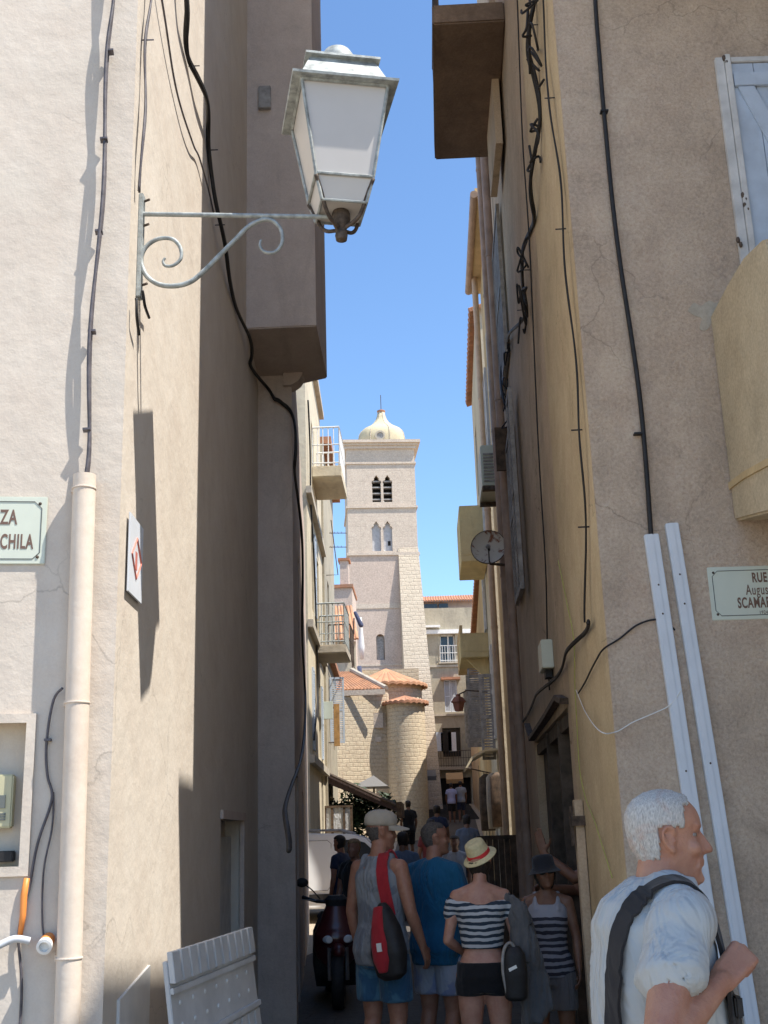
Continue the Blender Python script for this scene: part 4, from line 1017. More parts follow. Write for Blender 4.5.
# ---------------------------------------------------------------- small tile-roofed house left of the tower
root=thing('house','small rendered house with terracotta roof left of the bell tower','house',(-4,50,1.5))
a=P(333,640,46);c=P(357,607,49)
MB().prism([(-6,46.2),(P(358,640,46).x-.1,46.2),(P(352,640,50).x,50),(-6,50)],1,a.z-.05).build('wall','cream2',root)
tile_roof('roof',(-6,45.9,a.z),(P(359,640,46).x,45.9,a.z),(P(352,606,49).x,49,P(350,606,49).z),(-6,49,P(350,606,49).z),22,'tile2',root)
b=MB();q=P(341,584,52);q2=P(349,584,52)
b.box((-6,51,2),(q2.x+.2,54,P(340,588,51).z));b.build('rear_wall','towerp',root)
b=MB();c1=P(340.5,582,51.5);c2=P(348.5,562,51.5);b.box((c1.x,51.2,c1.z-.5),(c2.x,51.9,c2.z));b.build('chimney','towerp',root)
b=MB();b.box((c1.x-.08,51.12,c2.z),(c2.x+.08,51.98,c2.z+.12));b.build('chimney_cap','tile',root)
b=MB();b.box((-6,50.9,P(340,588,51).z),(q2.x+.25,54.1,P(340,588,51).z+.15));b.build('coping','tile',root)
# lone flag/pole with cloth at 360,610
root=thing('washing_line_pole','pole with hanging cloth in front of the bell tower base','pole',tuple(P(352,680,45)))
a=P(353,672,45);b=MB();b.tube([P(352,680,45),P(354,618,45)],.03,6);b.build('pole','irond',root)
p1=P(358,617,44.9);b=MB();b.loft([(p1.z-1.7,.08,.05,45),(p1.z-1.2,.13,.07,45),(p1.z-.5,.07,.05,45),(p1.z,.04,.03,45)],14,2.2,p1.x+.1);b.build('cloth','white',root,smooth='all')
p1=P(358,617,44.9);b=MB();b.caps((p1.x-.1,44.8,p1.z+.15),.07,(p1.x+.12,44.8,p1.z-.35),.10);b.tube([(p1.x,44.8,p1.z-2.),(p1.x+.1,44.8,p1.z-2.9)],.09,8);b.build('dark_cloth',cloth('navy_cloth',(.06,.07,.12)),root,smooth='all')
# ---------------------------------------------------------------- TOWER
TA=R(6);TY=62
tl=P(350,600,TY).x-.02;tr=P(417,520,TY).x
TW=(tr-tl)
tc=V(((tl+tr)/2,TY,0));td=V((math.cos(TA),math.sin(TA),0));tn=V((math.sin(TA),-math.cos(TA),0))
p0=tc-td*TW/2;p1=tc+td*TW/2
TF=WF((p0.x,p0.y),(p1.x,p1.y))
def TZ2(py,px=383): return P(px,py,TY).z
root=thing('bell_tower','tall pale stone bell tower with onion dome and paired arched windows','bell tower',(tc.x,64,2.5))
ptop=TZ2(446)
def fp(g=0): 
    a=TF.pt(-g,0,g);b=TF.pt(TW+g,0,g);c=TF.pt(TW+g,0,-TW-g);d=TF.pt(-g,0,-TW-g);return [(q.x,q.y) for q in (a,b,c,d)]
def lancet(cut,uc,w,zb,zt_,o0,o1,lobes=True):
    pts=[(uc-w/2,zb),(uc+w/2,zb)]
    zs=zt_-w*1.0
    if lobes:
        pts+=[(uc+w/2,zs-.05),(uc+w*.56,zs+w*.1),(uc+w*.5,zs+w*.3),(uc+w*.27,zs+w*.42),(uc+w*.3,zs+w*.6),(uc+w*.16,zs+w*.78),(uc,zt_),(uc-w*.16,zs+w*.78),(uc-w*.3,zs+w*.6),(uc-w*.27,zs+w*.42),(uc-w*.5,zs+w*.3),(uc-w*.56,zs+w*.1),(uc-w/2,zs-.05)]
    else:
        pts+=[(uc+w/2*math.cos(t),zt_-w/2+w/2*math.sin(t)) for t in [math.pi*i/10 for i in range(11)]]
    return TF.poly(cut,pts,o0,o1)
def tu(px,py=480): return TF.uv(px,py)[0]
cut=MB()
wz=[(TZ2(502),TZ2(475)),(TZ2(551),TZ2(521))]
wu=[(tu(376.3),tu(387.4)),(tu(376.6,540),tu(388,540))]
for (a,b_),(ua,ub) in zip(wz,wu):
    for u in (ua,ub): lancet(cut,u,.50,a,b_,-.6,.3)
lancet(cut,tu(380.5,645),.46,TZ2(660),TZ2(634),-.35,.3,False)
MB().prism(fp(),TZ2(553),ptop).build('shaft','tower',root,cuts=cut)
MB().prism(fp(-.0),1.5,TZ2(553)-.0005).build('lower_shaft','towerp',root,cuts=cut)
pane=MB();louv=MB()
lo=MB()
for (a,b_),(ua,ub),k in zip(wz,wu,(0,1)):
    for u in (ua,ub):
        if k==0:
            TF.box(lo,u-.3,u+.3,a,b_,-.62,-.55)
            for i in range(4): 
                z=a+.15+i*.36;TF.box(louv,u-.26,u+.26,z,z+.07,-.4,-.08)
        else: TF.box(pane,u-.29,u+.29,a-.05,b_,-.35,-.2)
lo.build('belfry_shade_sheet','dark',root);build_each(louv,'louvre','shut',root)  # near-black box paints the darkness behind the belfry openings
pane.build('blind_panel',plain('grey_window_board',(.46,.46,.47),.8),root)
b=MB();TF.box(b,wu[1][1]+.0,wu[1][1]+.16,wz[1][0]+.35,wz[1][0]+.62,-.2,-.19);b.build('vent_shade_patch','dark',root)  # near-black patch painted as the shade inside a vent
b=MB();TF.box(b,tu(380.5,645)-.2,tu(380.5,645)+.2,TZ2(660),TZ2(636),-.3,-.2);b.build('window','shut',root)
for (a,b_),(ua,ub) in zip(wz,wu):
    b=MB();q=TF.pt((ua+ub)/2,a,-.12);hgt=(b_-a)*.62;b.lathe([(.10,0),(.10,.08),(.055,.14),(.05,hgt),(.11,hgt+.12)],q,(0,0,1),12);b.build('colonnette','white',root,smooth=True)
    b=MB();lancet(b,ua,.66,a,b_+.14,.001,.03);lancet(b,ub,.66,a,b_+.14,.0015,.0305)
    cc=MB();[lancet(cc,u,.50,a-.3,b_,-.3,.3) for u in (ua,ub)]
    b2=MB();TF.box(b2,ua-.05,ua+.05,a,a+.01,.0,.01)
b=MB()
for z,h,g in ((TZ2(507),.12,.08),(TZ2(554),.16,.09),(TZ2(606),.28,.04),(TZ2(665),.1,.03)):
    b.prism(fp(g),z-h/2,z+h/2)
build_each(b,'string_course','tower',root)
b=MB();za=ptop
b.prism(fp(.07),TZ2(463)-.06,TZ2(463)+.06);b.prism(fp(.12),ptop-.18,ptop);b.prism(fp(.22),ptop,ptop+.13);b.prism(fp(.34),ptop+.13,ptop+.30);b.build('cornice','tower',root)
# buttress
b=MB();ua=tu(400,600);ub=TW+.02
zt_=TZ2(548);zb_=2
def bp(u,z,o): return TF.pt(u,z,o)
ex=lambda z:max(0.02,(zt_-z)*.16);fx=lambda z:(zt_-z)*.035;gx_=lambda z:-(zt_-z)*.01
pts=[]
for z in (zb_,zt_): pts+=[bp(ua+.0,z,.002),bp(ua+.0,z,ex(z)),bp(ub+fx(z),z,ex(z)),bp(ub+fx(z),z,-TW*.8)]
pts=[bp(ua,zb_,-.1),bp(ua,zb_,ex(zb_)),bp(ub+fx(zb_),zb_,ex(zb_)),bp(ub+fx(zb_),zb_,-.6),bp(ua,zt_,-.1),bp(ua,zt_,ex(zt_)),bp(ub,zt_,ex(zt_)),bp(ub,zt_,-.6)]
b.box8(pts);b.build('buttress','butt',root)
# dome: ogee with squarish plan
ctr=TF.pt(TW/2,0,-TW/2)
dc=V((P(381.5,440,TY+1).x,ctr.y,ptop+.30));hd=TZ2(409)-TZ2(441);rw=(P(405,440,TY+1.5).x-P(358,440,TY+1.5).x)/2
prof=[(.95,0),(1,.12),(1.0,.25),(.97,.36),(.90,.44),(.78,.51),(.60,.57),(.44,.63),(.32,.70),(.23,.78),(.18,.86),(.14,.97)]
b=MB();b.lathe([(r_*rw,h_*hd*1.30) for r_,h_ in prof],dc,(0,0,1),48,sup=2.7);b.build('dome',plaster('dome_render',(.60,.52,.35),(.54,.46,.31),30,.15,.4,.2,.7),root,smooth='all')
b=MB()
for sg in (1,):
    for k in range(8):
        a=math.pi/4*k+.35;pts=[dc+V((math.cos(a)*r_*rw*1.01*((abs(math.cos(a))**2.7+abs(math.sin(a))**2.7)**(-1/2.7)),math.sin(a)*r_*rw*1.01*((abs(math.cos(a))**2.7+abs(math.sin(a))**2.7)**(-1/2.7)),h_*hd*1.30)) for r_,h_ in prof]
        b.tube(pts,.022,6)
b.build('dome_ribs','butt',root)
top=dc+V((0,0,hd*1.26));b=MB();b.lathe([(.22,0),(.25,.05),(.25,.12),(.12,.18)],top,(0,0,1),16);b.build('dome_cap','tile',root,smooth=True)
b=MB();b.tube([top,top+V((0,0,1.15))],.022,6);b.build('rod','irond',root)
oc=dc+V((-.06,-rw*1.0-.0,hd*.28));b=MB();b.lathe([(.20,-.06),(.30,-.06),(.30,.05),(.20,.05)],oc,(0,-1,0),24,ring=True);b.build('oculus_ring','concl',root,smooth=True)
b=MB();b.lathe([(.20,-.04),(.20,0.0)],oc,(0,-1,0),20);b.build('oculus','shut',root)
# ---------------------------------------------------------------- far building B
YB2=66
BX0=P(418,700,YB2).x-.3;BX1=P(470,700,YB2).x+.8
BF=WF((BX0,YB2),(BX1,YB2+.3))
def bz2(py): return P(440,py,YB2).z
def bu(px,py=660): return BF.uv(px,py)[0]
root=thing('house','grey green four storey house closing the far end of the street','house',(1,68,3))
cut=MB()
wins=[(bu(441),bu(456),bz2(662),bz2(634)),(bu(443),bu(455.5),bz2(712),bz2(680)),(bu(439),bu(457),bz2(757),bz2(728)),(bu(421),bu(465),bz2(830),bz2(778))]
for u0,u1,z0_,z1_ in wins: BF.box(cut,u0,u1,z0_,z1_,-.5,.1)
MB().prism([(BX0,YB2),(BX1,YB2+.3),(BX1,YB2+6),(BX0,YB2+6)],2.5,bz2(628)).build('wall','greyg',root,cuts=cut)
b=MB()
for u0,u1,z0_,z1_ in wins[:3]: BF.box(b,u0,u1,z0_,z1_,-.45,-.4)
build_each(b,'window','glass',root)
b=MB();u0,u1,z0_,z1_=wins[3];BF.box(b,u0,u1,z0_,z1_,-.48,-.44);b.build('shopfront','dark',root)  # near-black sheet stands in for the dark shop interior
b=MB()
u0,u1,z0_,z1_=wins[0]
for u in (u0+.03,(u0+u1)/2+.05,u1-.04): BF.box(b,u-.04,u+.04,z0_,z1_,-.38,-.3)
BF.box(b,u0,u1,z1_-.08,z1_,-.38,-.3)
b.build('window_frame','white',root)
u0,u1,z0_,z1_=wins[1]
flat_shutter(BF,u0,(u0+u1)/2-.01,z0_,z1_,-.1,'pvc',root);flat_shutter(BF,(u0+u1)/2+.01,u1,z0_,z1_,-.1,'pvc',root)
b=MB();BF.box(b,bu(440),bu(459),z1_+.0,z1_+.14,.0,.3);b.build('window_hood','tile',root)
b=MB()
for zz_ in (bz2(667),bz2(716)): BF.box(b,0,BF.L,zz_,zz_+.12,.001,.10)
build_each(b,'string_course','concl',root)
b=MB();BF.box(b,0,BF.L,bz2(630),bz2(608),.001,.12);b.build('terrace_parapet','greyg',root)
b=MB();BF.box(b,0,BF.L,bz2(634),bz2(630),.001,.3);BF.box(b,bu(421),bu(441),bz2(628),bz2(626),.1,.5);b.build('canopy','white',root)
b=MB();b.prism([(BX0,YB2+1.2),(BX1,YB2+1.4),(BX1,YB2+6),(BX0,YB2+6)],bz2(628),bz2(597));b.build('attic_wall',plaster('pink_plaster',(.50,.38,.33),(.42,.33,.29)),root)
b=MB()
for a_,c_ in ((421,437),(439,448)): b.box((P(a_,600,YB2).x,YB2+1.12,bz2(608)),(P(c_,600,YB2).x,YB2+1.3,bz2(600)))
build_each(b,'attic_window','glass',root)
tile_roof('roof',(BX0,YB2+.7,bz2(598)),(BX1,YB2+.9,bz2(598)),(BX1,YB2+4,bz2(588)+.3),(BX0,YB2+4,bz2(588)+.3),26,'tile',root)
u0,u1,z0_,z1_=wins[0];b=MB();railing(b,[tuple(BF.pt(u0-.05,z0_,.12)),tuple(BF.pt(u1+.1,z0_,.12))],.95,.14,.014);b.build('balcony_railing','white',root)
b=MB();BF.box(b,u0-.15,u1+.15,z0_-.1,z0_,.0,.2);b.build('balcony_slab','concl',root)
u0,u1,z0_,z1_=wins[2];b=MB();BF.box(b,0.2,BF.L-.3,z0_-.75,z0_-.6,.0,.7);b.build('balcony_slab','concl',root)
b=MB();railing(b,[tuple(BF.pt(.3,z0_-.6,.62)),tuple(BF.pt(BF.L-.4,z0_-.6,.62))],.9,.14,.012);b.build('balcony_railing','irond',root)
for i,(px,mat,w) in enumerate(((430,'awng',.35),(446,'dark',.3),(452,'pvc',.22),(438,'shutb',.25))):
    p=P(px,735,YB2-.62);o=MB();o.box((p.x-w,YB2-.66,p.z-.9),(p.x+w,YB2-.62,p.z+.15));q=o.build('laundry',mat,None,org=(p.x,YB2-.6,p.z+.15));q.location=(p.x,YB2-.6,p.z+.15)
    tag(q,['grey sheet drying on the far balcony','black cloth drying on the far balcony','white cloth drying on the far balcony beside the black one','pale blue cloth drying on the far balcony'][i],'laundry','laundry on the far balcony')
# far street awnings
for i,(px0,px1,py,mat,Y_,lab) in enumerate(((424,436,770,'awng',56,'small pale blue grey awning over a shop at the far left of the steps'),(446,463,773,'awno',56,'small tan awning over a shop at the far end of the street'))):
    a=P(px0,py,Y_);c=P(px1,py,Y_);root=thing('awning',lab,'awning',tuple(a))
    b=MB();b.box8([(a.x,Y_,a.z-.35),(c.x,Y_,a.z-.35),(c.x,Y_+1,a.z),(a.x,Y_+1,a.z),(a.x,Y_,a.z-.3),(c.x,Y_,a.z-.3),(c.x,Y_+1,a.z+.05),(a.x,Y_+1,a.z+.05)]);b.box((a.x,Y_-.02,a.z-.5),(c.x,Y_,a.z-.33));b.build('canopy',mat,root)
    b=MB();b.tube([(a.x,Y_+1,a.z-.3),(a.x,Y_,a.z-.3)],.02,5);b.tube([(c.x,Y_+1,a.z-.3),(c.x,Y_,a.z-.3)],.02,5);b.build('arm','irond',root)
# side walls of far street (right of church, behind)
root=thing('house','shaded stone house at the left side of the far steps','house',(-.6,52,1.5))
MB().prism([(-3,49),(-.22,49),(-.25,60),(-3,60)],1,8.4).build('wall','church',root)
b=MB();b.box((-.24,50,2.2),(-.19,51.2,4.3));b.box((-.24,55,2.5),(-.19,56.2,4.6));b.build('door','woodd',root)
root=thing('house','tall rendered house added out of view to shade the far steps','house',(4,56,2))
MB().prism([(2.45,45.6),(2.5,65.6),(6,65.6),(6,45.6)],1,10.6).build('wall','pinkb',root)  # hidden mass put in to shade the steps and the far house
b=MB();b.box((2.4,48,2.0),(2.44,49,4.0));b.box((2.42,54,2.4),(2.47,55.2,4.5));build_each(b,'door','woodd',root)
# stair treads
b=MB()
for i in range(12):
    y=52+i*1.1;b.box((-.2,y,gz(y)-.2),(2.2,y+1.1,gz(y)+.09))
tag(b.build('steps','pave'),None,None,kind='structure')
# ---------------------------------------------------------------- PEOPLE
SK_W=skin('skin_tanned',(.34,.175,.115));SK_O=skin('skin_older',(.42,.215,.14));SK_D=skin('skin_brown',(.22,.115,.07));SK_P=skin('skin_light',(.42,.235,.17))
EYEM=plain('eye_white',(.24,.20,.18),.3,0,.05)
def head_mb(hc,detail=True,fem=False,old=False):
    """head as stacked sections: z, front y, back y, half width"""
    rows=[(-.118,.045,.00,.012),(-.112,.066,-.015,.030),(-.100,.080,-.03,.042),(-.085,.084,-.045,.050),(-.070,.081,-.058,.056),(-.055,.083,-.068,.061),(-.040,.084,-.078,.065),(-.022,.084,-.088,.068),(-.005,.083,-.095,.070),(.010,.080,-.099,.0715),(.025,.082,-.102,.0735),(.042,.088,-.103,.0755),(.060,.085,-.101,.0760),(.078,.077,-.094,.073),(.095,.062,-.081,.065),(.108,.042,-.062,.051),(.116,.018,-.038,.033),(.120,-.005,-.015,.010)]
    k=36;vs=[];fs=[]
    for z,fy,by,hw in rows:
        yc=(fy+by)/2;hd=(fy-by)/2;ycw=by+hd*.95
        for j in range(k):
            a=2*math.pi*j/k;ca,sa=math.cos(a),math.sin(a);p=2.15
            q=(abs(ca)**p+abs(sa)**p)**(-1/p);x=ca*q*hw;y=yc+sa*q*hd
            if sa>0: # narrower face front
                x*=1-.14*sa
            # eye sockets
            if sa>.3 and abs(z-.012)<.02: 
                g=math.exp(-((abs(x)-.031)/.016)**2-((z-.012)/.014)**2);y-=.010*g
            vs.append((x,y,z))
    for i in range(len(rows)-1):
        for j in range(k): fs.append((i*k+j,i*k+(j+1)%k,(i+1)*k+(j+1)%k,(i+1)*k+j))
    fs+=[tuple(range(k))[::-1],tuple((len(rows)-1)*k+j for j in range(k))]
    b=MB().add(vs,fs)
    ns=1.08 if old else .92
    # nose
    b.caps((0,.078,.022),.008,(0,.078+.026*ns,-.024),.0105*ns,10);b.caps((0,.07,.0),.011,(0,.090,-.026),.012*ns,10)
    for s in (-1,1): b.ell((s*.011*ns,.084,-.030),(.0085*ns,.012,.0075),10,8)
    # brow, lips, chin, cheeks
    for s in (-1,1):
        b.caps((s*.012,.081,.034),.0075,(s*.046,.070,.036),.006,10)
        b.ell((s*.042,.058,-.022),(.020,.020,.020),12,8)
        # ear
        b.ell((s*.074,-.010,.000),(.006,.014,.026),12,10)
        b.tube(spline([(s*.076,.004,.012),(s*.081,.000,.026),(s*.085,-.016,.032),(s*.087,-.028,.018),(s*.084,-.026,-.002),(s*.080,-.016,-.018),(s*.077,-.004,-.028),(s*.074,.004,-.020)],4),.0048,8);b.ell((s*.077,-.002,-.026),(.006,.008,.010),10,8)
        b.ell((s*.076,.004,-.004),(.005,.005,.007),8,6)
        b.ell((s*.031,.0655,.0225),(.016,.010,.0052),12,8);b.ell((s*.031,.063,.0025),(.015,.009,.0045),12,8)
    b.ell((0,.083,-.052),(.022,.010,.0055),14,8);b.ell((0,.082,-.062),(.019,.010,.0055),14,8)
    b.ell((0,.074,-.098),(.022,.016,.014),14,8)
    if old:
        b.caps((0,.060,-.100),.020,(0,.010,-.135),.030,12);b.ell((0,.070,-.060),(.030,.010,.02),12,8)
        for s in (-1,1): b.caps((s*.030,.075,-.030),.006,(s*.034,.068,-.070),.007,8)
    return b
def hand_mb(b,W,dv,nr,side_thumb,curl,size=1.0,spread=.0,thumb=None):
    W=V(W);d=V(dv).normalized();n=V(nr);n=(n-d*n.dot(d)).normalized();s=d.cross(n).normalized()*side_thumb # s toward thumb
    L=size
    kn=[]
    for i,o in enumerate((.030,.010,-.010,-.028)):
        k0=W+s*o*.65*L;k1=W+d*(.092-.004*abs(i-1))*L+s*o*L;b.caps(k0,.0155*L,k1,.0115*L,8);kn.append(k1)
    lens=((.042,.026,.021),(.046,.030,.022),(.042,.028,.022),(.034,.021,.019))
    cr_=curl if isinstance(curl,(list,tuple)) else (curl,)*3
    for i,k1 in enumerate(kn):
        p=k1;ang=0;fan=(1.5-i)*spread
        for j in range(3):
            ang+=cr_[j]*(1+.06*i);v=(d*math.cos(ang)+n*math.sin(ang)+s*math.sin(fan)*(1 if j<3 else 0)).normalized()
            q=p+v*lens[i][j]*L;b.caps(p,(.0098-.0009*j)*L,q,(.0090-.0009*j)*L,8);p=q
    t=thumb or (.55,.75,.25)
    p=W+d*.022*L+s*.022*L;v=(d*t[0]+s*t[1]+n*t[2]).normalized();q=p+v*.046*L;b.caps(p,.0165*L,q,.012*L,8)
    v2=(v+d*.5+n*t[2]*1.2).normalized();r=q+v2*.032*L;b.caps(q,.0115*L,r,.010*L,8);v3=(v2+d*.3+n*t[2]).normalized();b.caps(r,.010*L,r+v3*.024*L,.0085*L,8)
def rot_head(b,hc,yaw,pitch,roll=0):
    Rm=Matrix.Rotation(R(yaw),3,'Z')@Matrix.Rotation(R(pitch),3,'X')@Matrix.Rotation(R(roll),3,'Y')
    b.v=[Rm@v+V(hc) for v in b.v];return Rm
def person(label,X,Y,rot,H,skinm,arms,vox=.009,yaw=0,pitch=0,roll=0,stoop=0.,hips=1.,belly=0.,fem=False,old=False,legs=None,broad=1.,group=None,shoes='white',lean=0.,headoff=(0,0,0),hs=1.,rough=False,hands=True):
    s=H/1.75;root=thing('person',label,'person',(X,Y,gz(Y)+(.005)),group,R(rot))
    org=V((0,0,0))
    def W(v): # stoop & lean
        v=V(v)*s
        z=v.z/s
        if z>1.0: v.y+=stoop*(z-1.0)**1.6
        v.x+=lean*max(0,z-.9)
        return v
    shw=(.165 if fem else .185)*broad
    fb=MB()
    T=[(.84,.150*hips,.100,-.01),(.90,.168*hips,.118,-.015),(.97,.162*hips,.118+belly*.3,-.01+belly*.3),(1.06,(.125 if fem else .148)*broad+belly*.2,.095+belly*.8,belly*.8),(1.16,(.128 if fem else .152)*broad,.098+belly*.9,belly*.7),(1.27,(.145 if fem else .168)*broad,.112+belly*.4,.005),(1.36,(.150 if fem else .176)*broad,.108,-.005),(1.42,(.125 if fem else .150)*broad,.085,-.012),(1.465,.085*broad,.062,-.015),(1.50,.055,.052,-.010)]
    if fem: T[5]=(1.27,.145,.118,.012)
    if old:
        T[5]=(1.27,.164*broad,.115,-.004);T[6]=(1.36,.170*broad,.110,-.014);T[7]=(1.42,.152*broad,.110,-.040);T[8]=(1.465,.090*broad,.080,-.035)
    fb.loft(T)
    hcz=1.636
    hc=V((0,.03,hcz))+V(headoff)
    fb.caps((0,-.018,1.44),.062 if not fem else .052,(headoff[0]*.6,.005+headoff[1]*.6,1.56),.056 if not fem else .047,16)
    for sd in (1,-1):
        A=arms['R' if sd>0 else 'L'];S=V((sd*shw,-.01,1.415));E_=V(A[0]);Wr=V(A[1]);k=.88 if fem else 1.
        fb.caps((0,-.022,1.475),.046,(sd*(shw-.03),-.014,1.420),.048)
        fb.ell((sd*(shw-.012),-.01,1.405),(.058*k,.058*k,.062*k),14,10)
        fb.caps(S,.052*k,S.lerp(E_,.45),.050*k);fb.caps(S.lerp(E_,.45),.050*k,E_,.040*k)
        fb.caps(E_,.040*k,E_.lerp(Wr,.3),.041*k);fb.caps(E_.lerp(Wr,.3),.041*k,Wr,.027*k)
        if hands: hand_mb(fb,Wr+(Wr-E_).normalized()*.01,A[2] if len(A)>2 else (Wr-E_),A[3] if len(A)>3 else (-sd,0,0),A[5] if len(A)>5 else 1,A[4] if len(A)>4 else .35,.98 if not fem else .9,0,A[6] if len(A)>6 else None)
        lg=(legs or {}).get('R' if sd>0 else 'L',((sd*.10,.02,.50),(sd*.11,-.03,.09)))
        Hp=V((sd*.088,0,.90));K=V(lg[0]);An=V(lg[1])
        fb.caps(Hp,.098*hips,Hp.lerp(K,.5),.082*hips);fb.caps(Hp.lerp(K,.5),.082*hips,K,.058)
        m_=K.lerp(An,.32)+V((0,-.018,0));fb.caps(K,.054,m_,.057);fb.caps(m_,.055,An,.037)
        fb.caps(An+V((0,-.02,-.045)),.036,An+V((sd*.015,.13,-.055)),.032,10);fb.caps(An+V((sd*.015,.12,-.06)),.030,An+V((sd*.02,.17,-.066)),.023,10)
    fb.warp(W)
    hb=head_mb(None,True,fem,old);hb.v=[v*s*hs for v in hb.v]
    hcw=W(hc);Rm=rot_head(hb,hcw,yaw,pitch,roll)
    fb.add(hb.v,hb.f)
    me=remesh(fb,vox*s,3,.5)
    body=link('body',me,skinm,root,'all')
    def inset(name,mb,mat,vx=None,sm=6,parent=None,label=None,push=0):
        me2=remesh(mb.warp(W),(vx or vox*1.1)*s,sm,.5)
        if push:
            for v in me2.vertices:
                n=noise.noise_vector(v.co*9+V((X,Y,0)))
                v.co+=v.normal*(n.x*.6+.45)*push
        o=link(name,me2,mat,parent or root,'all',label=label);return o
    def hp(p): return hcw+Rm@(V(p)*s*hs)
    if hands is not None and vox<.012:
        for sd in (1,-1):
            e=MB();e.ell((0,0,0),(.0115*s,.0105*s,.0085*s),12,8);e.v=[v+hp((sd*.031,.0575,.0125)) for v in e.v];eo=e.build('eye',EYEM,root,smooth='all',org=(0,0,0))
            e=MB();e.ell((0,0,0),(.006*s,.004*s,.006*s),10,6);e.v=[v+hp((sd*.031,.0660,.0125)) for v in e.v];e.build('iris','wood',eo,smooth='all',org=(0,0,0))
    return dict(root=root,body=body,W=W,hp=hp,Rm=Rm,s=s,shw=shw,T=T,make=inset,arms=arms,fem=fem,broad=broad)
def torso_cloth(p,z0,z1,gap=.014,flare=.01,sleeve=0,sleeve_r=.062,tank=False):
    b=MB();rs=[]
    def at(z):
        T=p['T']
        for a,c in zip(T,T[1:]):
            if a[0]<=z<=c[0]:
                t=(z-a[0])/(c[0]-a[0]);return tuple(a[i]+(c[i]-a[i])*t for i in range(4))
        return T[0] if z<T[0][0] else T[-1]
    n=14
    for i in range(n+1):
        z=z0+(z1-z0)*i/n;r=at(z);g=gap+flare*(1-i/n)
        rs.append((z,r[1]+g,r[2]+g,r[3]))
    b.loft(rs,32)
    if sleeve:
        for sd in (1,-1):
            b.caps((sd*.03,-.020,1.462),.056,(sd*(p['shw']-.03),-.014,1.420),.062)
            S=V((sd*(p['shw']-.01),-.01,1.41));E_=V(p['arms']['R' if sd>0 else 'L'][0]);k=.9 if p['fem'] else 1
            e=S.lerp(E_,sleeve);b.ell(S,(.066*k,.068*k,.068*k),14,10);b.caps(S,.064*k,S.lerp(e,.8),sleeve_r*k*1.02,16)
            d=(e-S).normalized();b.lathe([(sleeve_r*k,-.06),(sleeve_r*k*1.06,0)],e,d,18)
    return b
def shorts(p,z0,z1=.97,legs=None,gap=.014,w=1.,hips=1.):
    b=MB();T=[t for t in p['T'] if t[0]<=1.0]
    b.loft([(.80,.150*hips+gap,.10+gap,-.01)]+[(z,hw+gap,hd+gap,y) for z,hw,hd,y in T if z<z1]+[(z1,p['T'][2][1]+gap,p['T'][2][2]+gap,-.01)],32)
    for sd in (1,-1):
        Hp=V((sd*.088,0,.90));K=V((legs or {}).get('R' if sd>0 else 'L',((sd*.10,.02,.50),))[0]);t=(.90-z0)/(.90-K.z);e=Hp.lerp(K,t)
        d=(K-Hp).normalized();L=(e-Hp).length
        b.lathe([(.10,0),(.105*hips,.06),(.100*hips*w,L*.6),(.098*hips*w,L)],Hp,d,20)
    return b
def shoes(p,mat,legs=None):
    b0=None
    for sd in (1,-1):
        An=V((legs or {}).get('R' if sd>0 else 'L',((0,0,0),(sd*.11,-.03,.09)))[1])
        b=MB();b.caps(An+V((0,-.03,-.045)),.043,An+V((sd*.015,.13,-.052)),.040,12);b.caps(An+V((sd*.015,.12,-.055)),.038,An+V((sd*.02,.18,-.06)),.030,12)
        b.v=[V((v.x,v.y,max(v.z,.0))) for v in b.v]
        p['make']('shoe',b,mat,.008)
def ribbon(pts,w,th,nrm,name,mat,parent,org=(0,0,0),n=8):
    sp=spline(pts,n);m_=len(sp);vs=[]
    for i,q in enumerate(sp):
        t=(sp[min(i+1,m_-1)]-sp[max(i-1,0)]).normalized();nn=nrm(q);sd=t.cross(nn).normalized();nn=sd.cross(t).normalized()
        vs+=[q-sd*w/2,q+sd*w/2,q+sd*w/2+nn*th,q-sd*w/2+nn*th]
    fs=[(0,1,2,3),((m_-1)*4+3,(m_-1)*4+2,(m_-1)*4+1,(m_-1)*4)]
    for i in range(m_-1):
        for j in range(4): fs.append((i*4+j,i*4+(j+1)%4,i*4+4+(j+1)%4,i*4+4+j))
    return MB().add(vs,fs).build(name,mat,parent,smooth=True,org=org)
def bvh_of(o):
    me=o.data;return BVHTree.FromPolygons([v.co for v in me.vertices],[tuple(p.vertices) for p in me.polygons])
def snap(bv,pts,off,n=5):
    out=[]
    for q in spline(pts,n):
        loc,nn,_,_=bv.find_nearest(q);out.append(loc+nn*off)
    # smooth
    for _ in range(9): out=[out[0]]+[(out[i-1]+out[i]*2+out[i+1])/4 for i in range(1,len(out)-1)]+[out[-1]]
    return out
def strap(bv,pts,w,th,name,mat,parent,off=.006):
    sp=snap(bv,pts,off,6)
    def nf(q):
        return bv.find_nearest(q)[1]
    return ribbon(sp,w,th,nf,name,mat,parent,n=2)
